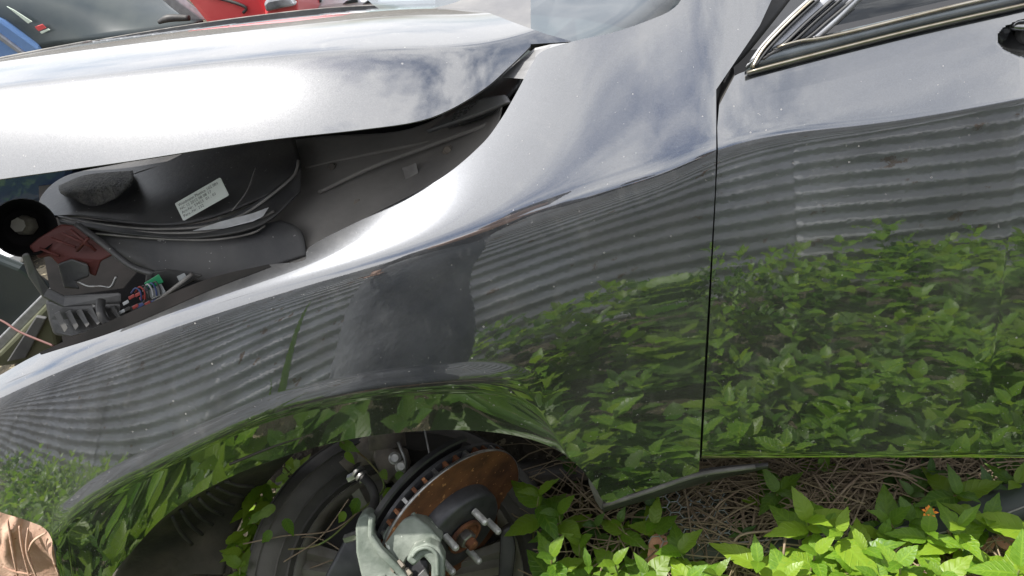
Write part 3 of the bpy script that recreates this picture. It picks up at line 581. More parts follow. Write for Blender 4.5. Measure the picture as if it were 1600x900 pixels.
obj('fuse_box_rail', *sweep([PY(*p) for p in ((240, 474, .07), (262, 458, .072), (300, 428, .08))], .003, 6), M['plastic_edge'], fb, True)
# --- brake assembly
HUB = PY(714, 826, -.012)
_v = (EYE-HUB)/np.linalg.norm(EYE-HUB)
NX = R3 @ np.array([.66, -.48, .57]); NX /= np.linalg.norm(NX)
e1 = np.cross(NX, np.array([0, 0, 1.])); e1 /= np.linalg.norm(e1); e2 = np.cross(NX, e1)
def HB(a, b, c=0): return HUB+e1*a+e2*b+NX*c
def V3(x, y, d): r_ = ray(x, y); return EYE+r_*(d/np.dot(r_, -R3[:, 2]))
RO = .163
rot = obj('brake_disc', *lathe(HUB, NX, [(.086, -.012), (RO-.002, -.012), (RO, -.0135), (RO, -.0185), (RO-.002, -.019), (.10, -.019)], 96), M['rust'], car, True, angle=35)
obj('rear_plate', *lathe(HUB, NX, [(.09, -.031), (RO-.002, -.031), (RO, -.032), (RO, -.038), (RO-.002, -.039), (.09, -.039)], 96), M['iron'], rot, True, angle=35)
obj('disc_rim', *lathe(HUB, NX, [(RO-.0005, -.0128), (RO+.0006, -.0135), (RO+.0006, -.0185), (RO-.001, -.0192)], 96), M['steel'], rot, True)
for k in range(44):
    w = 2*math.pi*k/44; d = np.array([math.cos(w), math.sin(w)]); t = np.array([-d[1], d[0]])
    obj('vane', *boxV(HB(d[0]*(RO-.023), d[1]*(RO-.023), -.025), (e1*d[0]+e2*d[1])*.022, (e1*t[0]+e2*t[1])*.0032, NX*.0062), M['rust'] if k % 3 else M['steel'], rot)
hat = obj('rotor_hat', *lathe(HUB, NX, [(.090, -.014), (.089, .008), (.085, .015), (.081, .017), (.032, .017), (.031, .010)], 72), M['iron'], rot, True, angle=50)
obj('hub_cap_ring', *lathe(HUB, NX, [(.036, .0205), (.035, .026), (.031, .027), (.028, .022), (.012, .018), (.0, .018)], 36), M['rust'], rot, True, angle=40)
obj('hub_nut', *lathe(HUB, NX, [(.017, .018), (.017, .034), (.014, .036), (.0, .036)], 6), M['steel'], rot)
obj('axle_end', *lathe(HUB, NX, [(.0105, .03), (.0105, .048), (.008, .050), (.0, .050)], 16), M['rust'], rot, True, angle=40)
for k in range(5):
    w = math.radians(20+72*k); C = HB(.05715*math.cos(w), .05715*math.sin(w), .02)
    prof = [(.0, .034), (.0045, .034), (.0062, .031)]
    for i in range(9): prof += [(.0068, .029-i*.003), (.0060, .0275-i*.003)]
    obj('wheel_stud', *lathe(C, NX, prof+[(.0068, 0)], 14), M['stud'], rot, True, angle=60)
sh = [(.10, -.058), (RO+.004, -.058), (RO+.009, -.056), (RO+.010, -.046), (RO+.006, -.044), (RO+.004, -.052), (.1, -.054)]
obj('dust_shield', *lathe(HUB, NX, sh, 48, math.radians(-120), math.radians(75), ref=None), M['black'], car, True, angle=40)
# caliper: two cast arms, body, bolts
def yv(px, py, dd=0.):  # point near the brake plane: offset toward the viewer along the ray
    d = ray(px, py); t = np.dot(HUB+NX*dd-EYE, NX)/np.dot(d, NX); return EYE+d*t
def slabN(pts, base, thick, rnd=None):
    A = [yv(x, y, base+(h if False else 0)) for x, y in pts]; B = [a+NX*thick for a in A]; n = len(A)
    return A+B, [tuple(range(n)), tuple(range(2*n-1, n-1, -1))]+[(i, (i+1) % n, (i+1) % n+n, i+n) for i in range(n)]
def vslab(pts, dist, thick):
    A = []
    for x, y in pts:
        d = ray(x, y); A.append(EYE+d*dist/np.dot(d, -R3[:, 2]))
    d = -R3[:, 2]; B = [a+d*thick for a in A]; n = len(A)
    return A+B, [tuple(range(n)), tuple(range(2*n-1, n-1, -1))]+[(i, i+n, (i+1) % n+n, (i+1) % n) for i in range(n)]
DH = 1.43
DH0 = DH; DH = float(np.dot(yv(640, 835)-EYE, -R3[:, 2]))+.015
cal = obj('brake_caliper', *vslab([(596, 838), (606, 824), (628, 812), (646, 806), (668, 822), (690, 846), (684, 858), (650, 862), (636, 874), (628, 890), (604, 862)], DH-.03, .05), M['alu'], car, True, bevel=.004, angle=30)
obj('mounting_lug', *vslab([(614, 822), (634, 794), (642, 792), (650, 806), (640, 822)], DH-.02, .03), M['alu'], cal, True, bevel=.004, angle=30)
obj('carrier_bracket', *vslab([(555, 824), (560, 808), (572, 802), (584, 812), (580, 838), (594, 862), (620, 888), (644, 920), (640, 980), (586, 950), (564, 900), (556, 864)], DH-.045, .045), M['alu'], cal, True, bevel=.004, angle=30)
obj('cast_edge', *vslab([(575, 806), (584, 810), (582, 836), (596, 858), (624, 886), (650, 920), (646, 930), (616, 894), (588, 866), (574, 838)], DH-.055, .02), M['alu'], cal, True, bevel=.003, angle=30)
obj('outer_jaw', *vslab([(634, 876), (646, 856), (668, 848), (686, 856), (694, 872), (692, 960), (672, 960), (674, 884), (662, 870), (646, 886)], DH-.065, .035), M['alu'], cal, True, bevel=.004, angle=30)
obj('jaw_ridge', *sweep([V3(644, 870, DH-.067), V3(652, 860, DH-.068), V3(668, 856, DH-.068), V3(681, 866, DH-.068), V3(684, 900, DH-.067)], .0035, 8, 24), M['alu'], cal, True)
obj('pad', *vslab([(612, 888), (640, 874), (668, 876), (672, 950), (620, 950)], DH-.02, .02), M['iron'], cal, bevel=.002)
obj('pad_plate', *vslab([(652, 900), (664, 888), (670, 900), (668, 960), (640, 960)], DH-.035, .006), M['steel'], cal, bevel=.001)
for x, y in ((616, 890), (628, 884), (640, 896)): obj('bolt', *lathe(V3(x, y, DH-.045), NX, [(.0, .004), (.0046, .004), (.0050, 0), (.0050, -.01)], 6), M['arm'], cal, angle=40)
obj('slide_pin', *sweep([V3(541, 842, DH-.01), V3(560, 836, DH-.025)], .008, 6), M['steel'], cal)
for k, (x, y, w_) in enumerate(((590, 900, 12), (596, 912, 10), (598, 924, 12))): obj('casting_mark', *vslab([(x, y), (x+w_, y-2), (x+w_, y+1), (x, y+3)], DH-.047, .004), M['alu'], cal)
DH = DH0
# hose with banjo fitting, strut and knuckle
hose = obj('brake_hose', *sweep([V3(*p) for p in ((563, 742, DH+.02), (580, 760, DH-.01), (586, 780, DH-.02), (580, 798, DH-.05), (570, 812, DH-.08))], .0085, 10, 30), M['rubber'], car, True)
for x, y, r_ in ((560, 737, .012), (565, 744, .0115), (570, 750, .011)): obj('hose_ferrule', *lathe(V3(x, y, DH+.015), V3(585, 765, DH)-V3(560, 738, DH+.02), [(.0, .003), (r_, .003), (r_+.001, 0), (r_, -.003), (.0, -.003)], 14), M['steel'], hose, True, angle=40)
obj('banjo_bolt', *sweep([V3(546, 748, DH+.03), V3(558, 742, DH+.02)], .008, 6), M['steel'], hose)
obj('strut_bracket', *vslab([(588, 690), (610, 700), (634, 706), (640, 730), (632, 742), (616, 744), (604, 760), (592, 740), (582, 716)], DH+.04, .035), M['arm'], car, True, bevel=.006)
obj('strut_tube', *sweep([V3(600, 640, DH+.07), V3(606, 700, DH+.06)], .035, 20), M['arm'], car, True)
for x, y in ((617, 716), (627, 729)): obj('flange_bolt', *lathe(V3(x, y, DH+.035), V3(x, y, DH)-V3(x+5, y+3, DH+.1), [(.0, .012), (.007, .012), (.009, .009), (.0095, .002), (.012, .0), (.012, -.004)], 16), M['stud'], car, True, angle=35)
obj('bracket_clip', *sweep([V3(*p) for p in ((622, 690, DH+.03), (628, 706, DH+.025), (634, 722, DH+.025), (633, 735, DH+.028))], .003, 6, 20), M['steel'], car, True)
obj('knuckle', *sweep([V3(*p) for p in ((560, 712, DH+.10), (590, 700, DH+.09), (622, 735, DH+.08), (648, 770, DH+.08), (640, 820, DH+.09))], [.03, .028, .022, .02, .03], 14, 40), M['arm'], car, True)
obj('tie_rod', *sweep([V3(*p) for p in ((536, 728, DH+.08), (560, 706, DH+.09), (600, 690, DH+.12))], [.022, .02, .018], 12, 20), M['arm'], car, True)
obj('control_arm', *sweep([V3(*p) for p in ((640, 690, DH+.16), (680, 690, DH+.14), (760, 740, DH+.12))], [.035, .03, .03], 12, 20), M['arm'], car, True)
obj('sensor_cable', *sweep([V3(*p) for p in ((661, 660, DH+.05), (668, 695, DH+.05), (675, 730, DH+.04))], .002, 6, 14), M['steel'], car, True)
obj('drive_boot', *lathe(V3(650, 752, DH+.16), (0, 1, 0), [(.05-.004*(k % 2)-.002*k, .012*k) for k in range(10)], 24), M['black'], car, True)
obj('lower_arm', *vslab([(500, 915), (540, 838), (560, 826), (572, 850), (590, 915)], DH+.0, .03), M['iron'], car, True, bevel=.008)
obj('ball_joint', *sweep([V3(640, 776, DH+.03), V3(650, 786, DH+.02)], .011, 12), M['steel'], car, True)
obj('driveshaft_shroud', *vslab([(782, 830), (800, 820), (806, 860), (800, 920), (778, 920)], DH+.03, .03), M['black'], car, bevel=.006)
# wheel-house liner (arched shell above and behind the brake) 
lipc = [(150, 925), (195, 872), (262, 803), (350, 750), (445, 713), (560, 684), (690, 672), (790, 678), (860, 698), (905, 730), (935, 775)]
L0 = [PBo(x, y, .028) for x, y in lipc]
L1 = [p+np.array([0, .16, .05]) for p in L0]; L2 = [p+np.array([0, .40, .03]) for p in L0]; L3_ = [p+np.array([0, .50, -.12]) for p in L0]
def liner(a, b, name):
    obj(name, *patch([L0[a:b], L1[a:b], L2[a:b], L3_[a:b]], 50, 24), M['liner'], car, True, solid=.003)
liner(3, 11, 'wheel_house_liner')
obj('front_liner', *patch([[V3(140, 960, 1.56), V3(198, 868, 1.505), V3(264, 800, 1.43), V3(350, 748, 1.35), V3(442, 711, 1.29)], [V3(250, 960, 1.60), V3(290, 870, 1.575), V3(330, 800, 1.55), V3(385, 750, 1.49), V3(450, 710, 1.40)],
      [V3(340, 970, 1.58), V3(352, 885, 1.575), V3(378, 810, 1.60), V3(412, 758, 1.58), V3(458, 708, 1.48)]], 40, 24), M['liner'], car, True, solid=.004)
for k in range(7):
    a = V3(268+k*14, 806-k*9, 1.45-.014*k); b = V3(300+k*16, 850-k*15, 1.545-.008*k)
    obj('liner_rib', *sweep([a, (a+b)/2+np.array([0, -.006, .004]), b], .0035, 6, 8), M['rubber'], car, True)
obj('inner_wall', *patch([[PY(430, 690, .62), PY(700, 660, .62), PY(1000, 700, .62)], [PZ(430, 760, .01), PZ(700, 760, .01), PZ(1000, 740, .01)]], 12, 12), M['liner'], car, True, solid=.01)

# ------------------------------------------------------------------ ground
gx = np.concatenate([[-120, -50, -20, -8], np.linspace(-3, 3, 61), [8, 20, 50, 120]]); gy = np.concatenate([[-120, -50, -20, -8], np.linspace(-3, 3, 61), [8, 20, 50, 120]])
V = []
for y in gy:
    for x in gx:
        z = -.006+.008*math.sin(x*7+y*3)*math.cos(y*6) if abs(x) < 3 and abs(y) < 3 else -.006
        z -= .22*math.exp(-(((x-HUB[0])/.35)**2+((y-.05)/.3)**2)**2)
        V.append((x, y, z))
ground = obj('ground', V, gridF(len(gx), len(gy)), M['soil'], smooth=True); ground['kind'] = 'structure'
def gz(x, y): return -.006-.22*math.exp(-(((x-HUB[0])/.35)**2+((y-.05)/.3)**2)**2)
# ------------------------------------------------------------------ loose wheel under the hub
WC = V3(640, 905, 1.56); WN = np.array([.30, -.62, .75]); WN /= np.linalg.norm(WN)
wheel = empty('loose_wheel', 'dirty spare wheel with worn tyre lying tilted behind the bare brake disc', 'wheel', tuple(WC))
tp = [(.21, .06), (.222, .083), (.226, .089), (.230, .087), (.244, .094), (.247, .098), (.250, .096), (.268, .101), (.280, .097), (.283, .100), (.287, .094), (.295, .084), (.302, .07), (.306, .03), (.306, -.03), (.302, -.07), (.29, -.088), (.265, -.10), (.225, -.085), (.21, -.06)]
tyre = obj('tyre', *lathe(WC, WN, tp, 96), M['rubber'], wheel, True, angle=40)
for k in range(3):
    rr_ = .3085; hh = (-.04, 0, .04)[k]; obj('tread_rib', *lathe(WC, WN, [(rr_-.004, hh-.012), (rr_, hh-.010), (rr_, hh+.010), (rr_-.004, hh+.012)], 96), M['rubber'], tyre, True, angle=30)
rim = obj('rim', *lathe(WC, WN, [(.222, .07), (.216, .078), (.208, .07), (.20, .04), (.19, -.02), (.196, -.07)], 64), M['alloy'], wheel, True, angle=40)
_e1 = np.cross(WN, [0, 0, 1.]); _e1 /= np.linalg.norm(_e1); _e2 = np.cross(WN, _e1)
for k in range(7):
    w = 2*math.pi*k/7+.25; d = _e1*math.cos(w)+_e2*math.sin(w); t = _e2*math.cos(w)-_e1*math.sin(w)
    V = []
    for r_, wd, h in ((.04, .020, .02), (.12, .024, .035), (.205, .034, .05)):
        for s, hh in ((-1, 0), (-.45, .008), (0, -.004), (.45, .008), (1, 0), (1, -.03), (-1, -.03)): V.append(WC+d*r_+t*wd*s+WN*(h+hh))
    obj('spoke', V, gridF(7, 3, True), M['alloy'], rim, True, angle=30)
obj('rim_shade_disc', *lathe(WC, WN, [(.20, -.05), (.0, -.055)], 40), M['black'], rim, True)  # added black disc standing in for darkness inside the rim
obj('wheel_centre', *lathe(WC, WN, [(.05, -.01), (.05, .02), (.03, .03), (0, .03)], 24), M['alloy'], rim, True, angle=40)
# ------------------------------------------------------------------ leaves and plants
def leafmesh(name, L_=1., w=.3, m='leaf', lob=0., nseg=12, fold=.25, curl=.3):
    V = []; F = []; uvs = []
    for i in range(nseg+1):
        t = i/nseg; prof = math.sin(math.pi*min(1, t**.75*.98+.02))**.85*w*(1-.25*t)
        if lob and .45 < t < .62: prof *= 1+lob
        if i == 0: prof = .012
        if i == nseg: prof = .0
        se = .022*w*(1 if i % 2 else -1) if 0 < i < nseg else 0
        z = -curl*t*t*.5*L_
        ins = prof*.5
        for s in (-1, -.5, 0, .5, 1):
            V.append((t*L_+(.05*abs(s) if i < nseg and i > 0 else 0)*(-.6)+(se*.8 if abs(s) == 1 else 0), s*(prof+se*(abs(s) == 1)), z+fold*abs(s)*prof-.12*abs(s)**3*prof+.015*math.sin(i*2.3)*abs(s)))
            uvs.append((s*.5 if prof > 0 else 0, t))
    for i in range(nseg):
        for k in range(4): a = i*5+k; F.append((a, a+1, a+6, a+5))
    me = bpy.data.meshes.new(name); me.from_pydata(V, [], F); ul = me.uv_layers.new(name='UVMap')
    for lp in me.loops: ul.data[lp.index].uv = uvs[lp.vertex_index]
    me.polygons.foreach_set('use_smooth', [True]*len(me.polygons)); me.materials.append(M[m]); me.update(); return me
LM = {k: [leafmesh('leaf', 1, w, k, lb, 12, fo, cu) for w, lb, fo, cu in ((.27, 0, .35, .35), (.25, .15, .25, .6), (.30, .0, .15, .15), (.22, .22, .4, .5))] for k in ('leaf', 'leafy', 'leafd')}
def leafobj(parent, base, dirv, up, size, kind, rnd=random):
    d = Vector(dirv).normalized(); u = Vector(up); s = u.cross(d).normalized(); u = d.cross(s)
    o = bpy.data.objects.new('leaf', rnd.choice(LM[kind])); COL.objects.link(o); o.parent = parent
    R_ = Matrix((d, s, u)).transposed(); o.rotation_mode = 'QUATERNION'; o.rotation_quaternion = R_.to_quaternion(); o.location = base; o.scale = (size, size*rnd.uniform(.85, 1.2), size)
    return o
def plant(px, py, z, size, n, kind, label, cat='plant', lean=(0, 0), group=None, yy=None, rootz=None, rot=None):
    hd = PZ(px, py, z) if yy is None else PY(px, py, yy)
    bx, by = hd[0]+lean[0], hd[1]+lean[1]; zb = gz(bx, by) if rootz is None else rootz
    root = empty('weed_plant', label, cat, (bx, by, zb), group)
    H_ = Vector((hd[0]-bx, hd[1]-by, hd[2]-zb))
    c = H_*.5+Vector((random.uniform(-.02, .02), random.uniform(-.02, .02), 0))
    obj('stem', *sweep([(0, 0, 0), c, H_], [.0028, .0022, .0014], 6, 10), M['stem'], root, True, local=True)
    a = random.uniform(0, 6.28) if rot is None else rot
    prs = max(1, n//2)
    for i in range(prs):
        t = i/max(1, prs-1) if prs > 1 else 0
        pos = H_*(1-.16*i)+Vector((0, 0, 0)) if H_.length < .3 else H_-H_.normalized()*(.022*i*size/.05)
        el = .95-.75*min(1, t*1.4+.15)+random.uniform(-.15, .15); sc = size*(.55+.45*min(1, t*1.6+.15))*random.uniform(.85, 1.15)
        for s in (0, math.pi):
            w = a+s+random.uniform(-.25, .25)
            leafobj(root, pos, (math.cos(w)*math.cos(el), math.sin(w)*math.cos(el), math.sin(el)), (0, 0, 1), sc, kind)
        a += math.pi/2+random.uniform(-.3, .3)
    return root
PL = [  # px, py, z, leaf size, leaves, kind, label
 (842, 772, .13, .068, 6, 'leaf', 'weed with four broad leaves in front of the tyre just right of the brake disc', -.05),
 (872, 800, .10, .060, 6, 'leaf', 'drooping large-leaved weed below the rear corner of the wheel arch', 0),
 (862, 868, .12, .058, 8, 'leaf', 'bushy weed at the bottom of the photo beside the bare tyre', -.03),
 (905, 850, .07, .055, 6, 'leaf', 'low weed between the bushy tyre weed and the hanging sill strip', 0),
 (930, 820, .06, .050, 4, 'leafd', 'dark shaded sprig directly below the torn sill end', 0),
 (968, 815, .09, .045, 6, 'leaf', 'small upright weed under the loose end of the sill trim', 0),
 (1022, 818, .09, .056, 8, 'leaf', 'star-shaped weed rosette left of the hexagon netting', 0),
 (1062, 862, .09, .066, 4, 'leaf', 'weed with two long pointed leaves below the hexagon netting', 0),
 (1018, 790, .05, .055, 4, 'leafd', 'dull olive weed tucked under the sill trim', 0),
 (960, 880, .08, .055, 6, 'leaf', 'weed at the bottom edge left of the long pointed leaves', 0),
 (1215, 768, .07, .062, 8, 'leaf', 'shaded weed rosette standing alone on the straw under the door', 0),
 (1262, 812, .13, .068, 6, 'leafy', 'bright sunlit weed with tall pointed tip leaves in front of the straw', 0),
 (1312, 830, .14, .062, 4, 'leafy', 'sunlit weed with one pale silvery round leaf turned up', 0),
 (1185, 878, .10, .062, 4, 'leafy', 'single upright yellow-green sprout at the lower edge left of centre plants', 0),
 (1275, 862, .11, .060, 8, 'leafy', 'sunlit leafy clump below the tall pointed weed', 0),
 (1352, 858, .12, .055, 8, 'leafy', 'yellow-green sunlit weed right of the silvery leaf', 0),
 (1405, 880, .13, .052, 8, 'leafy', 'dense bright weed cluster at the bottom right of centre', 0),
 (1450, 832, .11, .056, 6, 'leafy', 'weed with sunlit flat leaves just below the orange flower', 0),
 (1425, 812, .08, .050, 6, 'leaf', 'half-shaded weed left of the orange flower', 0),
 (1498, 772, .09, .070, 8, 'leaf', 'large star-shaped weed in shade right of the orange flower', 0),
 (1545, 762, .08, .055, 6, 'leafd', 'weed with a yellowing leaf near the right side under the door', 0),
 (1590, 755, .09, .055, 6, 'leaf', 'weed at the right edge just under the door', 0),
 (1455, 738, .06, .050, 6, 'leafd', 'dark weed peeping from under the door edge', 0),
 (1285, 732, .04, .045, 4, 'leaf', 'tiny sprig at the door edge above the straw', 0),
 (1100, 762, .03, .050, 2, 'leafd', 'single small leaf below the sill trim tail', 0),
 (1595, 885, .13, .070, 6, 'leafy', 'bright weed cut by the lower right corner', 0),
 (1540, 880, .08, .045, 4, 'leafy', 'low light green sprig beside the reddish dead leaves', 0),
 (1330, 895, .10, .055, 8, 'leafy', 'sunlit weed along the bottom edge under the silvery leaf', 0),
 (1470, 898, .10, .050, 6, 'leafy', 'sunlit weed at the bottom edge below the flower weed', 0),
 (1230, 900, .10, .050, 6, 'leafy', 'low yellow-green weed at the bottom edge by the upright sprout', 0),
 (1380, 838, .08, .045, 6, 'leafy', 'small pale weed between the silvery leaf and the flower', 0),
 (1370, 905, .12, .055, 8, 'leafy', 'weed clipped by the bottom edge in the middle of the sunlit patch', 0),
 (1120, 898, .08, .045, 4, 'leaf', 'small sprig at the bottom edge among pale stalks', 0),
 (920, 885, .09, .050, 6, 'leaf', 'weed clipped by the bottom edge right of the tyre', 0),
 (1010, 895, .09, .055, 6, 'leaf', 'broad-leaved weed at the bottom edge below the star rosette', 0),
 (1075, 905, .10, .060, 6, 'leafy', 'half-lit weed at the bottom edge just left of the level pale stalk', 0),
 (1500, 822, .12, .060, 8, 'leafy', 'sunlit broad weed in front of the middle of the black rubber strip', 0),
 (1545, 812, .10, .055, 6, 'leaf', 'weed lying over the black rubber strip near the right edge', 0),
 (1610, 820, .13, .060, 6, 'leafy', 'sunlit weed at the right edge in front of the black rubber strip', 0),
 (1425, 772, .06, .055, 6, 'leafd', 'shaded weed between the door edge and the orange flower', 0),
 (1390, 815, .09, .055, 6, 'leaf', 'mid-green weed just behind the small pale weed', 0),
 (1160, 838, .05, .045, 4, 'leafd', 'dull sprig in the straw right of the hexagon netting', 0),
 (1300, 778, .04, .04, 4, 'leafd', 'tiny dark sprig in the straw behind the tall pointed weed', 0),
 (1560, 722, .05, .06, 6, 'leafd', 'dark weed pressed under the door near the right edge', 0),
 (1400, 735, .04, .05, 4, 'leafd', 'dark sprig under the door above the pale arched stalk', 0),
 (890, 720, .03, .05, 4, 'leafd', 'deeply shaded sprig inside the rear of the wheel arch', 0),
 (375, 885, .10, .050, 8, 'leaf', 'weed growing inside the wheel arch in front of the tyre', 0),
]
for px, py, z, s, n, k, lab_, lx in PL: plant(px, py, z, s*(1.22 if k != 'leafd' else 1.0), n, k, lab_, lean=(lx, random.uniform(-.02, .03)), group='weeds in front of and under the car')
# weeds beyond the liner gap, their sunlight put into a yellower leaf colour, and a vine round the strut
for i, (px, py, d, lab_) in enumerate(((376, 862, .34, 'lowest sunlit weed in the gap between liner and tyre'), (395, 818, .38, 'sunlit weed halfway up the gap between liner and tyre'), (425, 775, .44, 'upper sunlit weed in the gap between liner and tyre'), (448, 738, .5, 'topmost sunlit sprig at the narrow end of the liner gap'), (405, 795, .42, 'small pale weed in the middle of the liner gap'))):
    P = PZ(px, py, .05+.05*d); root = empty('weed_plant', lab_, 'plant', (P[0], P[1], 0), 'weeds seen through the wheel-arch gap')
    obj('stem', *sweep([(0, 0, 0), (.01, 0, P[2]*.5), (0, 0, P[2]+.02)], .002, 6, 8), M['stem'], root, True, local=True)
    for k in range(10):
        w = random.uniform(0, 6.28); leafobj(root, (random.uniform(-.02, .02), random.uniform(-.02, .02), P[2]+random.uniform(-.05, .05)), (math.cos(w), math.sin(w), random.uniform(-.2, .5)), (0, 0, 1), random.uniform(.035, .06), 'leafy')
vine = empty('climbing_vine', 'thin vine with small leaves climbing through the brake assembly', 'vine', (float(V3(480, 880, DH)[0]), float(V3(480, 880, DH)[1]), 0))
vp = [V3(430, 860, DH+.03), V3(500, 850, DH+.02), V3(560, 800, DH+.02), V3(600, 760, DH), V3(575, 720, DH+.02), V3(534, 690, DH-.02)]
obj('stem', *sweep(vp, .0018, 6, 50), M['stem'], vine, True)
VL = Vector(vine.location)
for x, y, s in ((531, 690, .04), (540, 706, .03), (596, 735, .03), (610, 762, .03), (618, 740, .03), (600, 768, .045), (560, 778, .045), (430, 790, .04), (445, 810, .04), (412, 800, .04), (540, 800, .03), (425, 830, .035)):
    p = Vector(V3(x, y, DH-.015)) - VL; w = random.uniform(0, 6.28); leafobj(vine, p, (math.cos(w)*.8, -.4, -.4+math.sin(w)*.5), (.1, -.6, .8), s, 'leaf')
for k, pts in enumerate(([(380, 850), (440, 838), (520, 828), (560, 800)], [(440, 880), (500, 840), (545, 780)], [(395, 900), (440, 862), (470, 840), (500, 842), (545, 868)], [(430, 880), (470, 890), (520, 875)])):
    tag(obj('dry_twig', *sweep([V3(x, y, DH+.0+.02*k) for x, y in pts], .0014, 5, 24), M['straw2'], None, True), ['dry twig arching across the tyre towards the brake hose', 'dry twig rising steeply beside the brake hose', 'kinked dry twig low across the tyre opening', 'short dry twig lowest in the wheel opening'][k], 'twig', 'dry twigs in the wheel opening')
# flower head
FS = .6
fl = empty('orange_flower', 'small orange daisy-like flower head among the weeds under the door', 'flower', tuple(PZ(1450, 806, .12)))
obj('flower_centre', *lathe((0, 0, .012), (0, -.2, 1), [(.0, .006), (.006, .004), (.008, 0), (.005, -.006)], 12), mat('flower_centre', (.4, .16, .02), .7, noise=(.7, .35, .03), scale=200), fl, True, local=True)
obj('stem', *sweep([(0, 0, .006), (.005, .01, -.05), (0, .015, -.12)], .0015, 5, 10), M['stem'], fl, True, local=True)
for k in range(14):
    w = k*2.4; r_ = .006+.009*(k/14); V = [(0, -.0025, 0), (r_*1.2, -.004, .004), (r_*1.7, 0, .003), (r_*1.2, .004, .004), (0, .0025, 0)]
    o = obj('petal', V, [(0, 1, 2, 3, 4)], M['petal'], fl, local=True); o.location = (0, 0, .013); o.rotation_euler = (0, -.5+.4*(k/14), w)
fl.scale = (FS, FS, FS)
# straw mat
mb = MB(); mb2 = MB()
def blade(b, p, ang, ln, wd, bend, el=0.):
    n = 4; V = []
    for i in range(n+1):
        t = i/n-.5; a = ang+bend*t; x = p[0]+math.cos(ang)*ln*t-math.sin(ang)*bend*ln*(t*t-.25)*.5; y = p[1]+math.sin(ang)*ln*t+math.cos(ang)*bend*ln*(t*t-.25)*.5; z = p[2]+el*ln*t+.01*math.cos(t*3)
        s = math.sin(a)*wd; c = math.cos(a)*wd
        V += [(x-s, y+c, z), (x+s, y-c, z), (x, y, z+wd*1.2)]
    F = []
    for i in range(n):
        for k in range(3): a_ = i*3+k; b_ = i*3+(k+1) % 3; F.append((a_, b_, b_+3, a_+3))
    b.add(V, F)
for i in range(2700):
    px = random.uniform(820, 1680); py = random.uniform(700, 1000)
    if px < 1040 and random.random() < .75: continue
    if py > 830 and random.random() < .45: continue
    z = random.uniform(.004, .05) if py < 860 else random.uniform(.003, .02)
    p = PZ(px, py, z); blade(mb if random.random() < .8 else mb2, p, random.gauss(.15, .9) if random.random() < .7 else random.uniform(0, 3.14), random.uniform(.05, .26), random.uniform(.0007, .0017), random.gauss(0, .5), random.gauss(0, .12))
tag(obj('dry_straw', mb.V, mb.F, M['straw']), 'tangled brown dry grass under the door', 'straw', kind='stuff')
tag(obj('pale_straw', mb2.V, mb2.F, M['straw2']), 'paler dead stalks scattered over the brown straw', 'straw', kind='stuff')
for k, (pts, lab_) in enumerate((([(1105, 886, .03), (1148, 886, .03), (1300, 880, .03)], 'long pale stalk lying level at the bottom under the hexagon netting'), ([(1149, 900, .03), (1150, 842, .06), (1215, 828, .06)], 'pale stalk bent at a right angle near the bottom centre'), ([(1270, 740, .06), (1300, 790, .05), (1318, 822, .05)], 'brown stalk leaning down to the right on the straw'), ([(1285, 806, .05), (1320, 765, .06), (1345, 742, .06)], 'brown stalk crossing the leaning one'), ([(1345, 740, .06), (1400, 738, .07), (1440, 756, .05)], 'pale arched stalk just below the door edge'), ([(1220, 900, .05), (1226, 850, .1), (1230, 800, .08)], 'upright brown stem behind the tall pointed weed'), ([(1480, 828, .08), (1500, 860, .06), (1515, 885, .04)], 'thin twig running down to the reddish dead leaves'), ([(1185, 760, .04), (1172, 850, .05)], 'straight pale stalk standing left of the lone rosette'))):
    tag(obj('stalk', *sweep([PZ(*p) for p in pts], .0022, 6, 20), M['straw2'], None, True), lab_, 'stalk', 'loose stalks on the straw')
# hexagonal netting
net = empty('hexagon_netting', 'small sheet of grey hexagonal netting lying in the straw below the sill', 'netting', tuple(PZ(1075, 820, .02)))
hc = PZ(1075, 818, .045); hr = .0135; mb = MB()
for i in range(-3, 4):
    for j in range(-2, 3):
        cx = hc[0]+i*hr*1.5; cy = hc[1]+(j+.5*(i % 2))*hr*1.732
        cp = [np.array([cx+hr*math.cos(math.radians(60*k)), cy+hr*math.sin(math.radians(60*k)), hc[2]+.004*math.sin(cx*40)]) for k in range(7)]
        for k in range(3 if (i < 3 and j < 2) else 6): mb.add(*sweep([cp[k], cp[k+1]], .0009, 5))
obj('wire_cells', mb.V, mb.F, mat('grey_net_wire', (.25, .29, .28), .6), net)
obj('backing_sheet', *boxV((hc[0], hc[1], hc[2]-.02), (.075, 0, 0), (0, .06, 0), (0, 0, .001)), mat('green_grey_sheet', (.06, .075, .055), .7, noise=(.1, .11, .08), scale=30), net)
# long rubber bumper strip
strp = empty('rubber_bumper', 'long black rubber strip curving through the straw at lower right', 'rubber strip', tuple(PZ(1450, 820, .0)))
bp = [PZ(1130, 862, .02), PZ(1250, 852, .03), PZ(1400, 838, .045), PZ(1500, 818, .055), PZ(1600, 782, .065), PZ(1750, 720, .07)]
obj('body', *sweep(bp, [.018, .024, .030, .034, .036, .036], 16, 60, .8), mat('green_black_rubber', (.016, .024, .020), .6, noise=(.035, .042, .034), scale=12, bump=.2), strp, True)
for dy in (-.010, .012):
    obj('ridge', *sweep([p+np.array([0, dy-.012, .024]) for p in bp], .0016, 6, 60), M['plastic_edge'], strp, True)
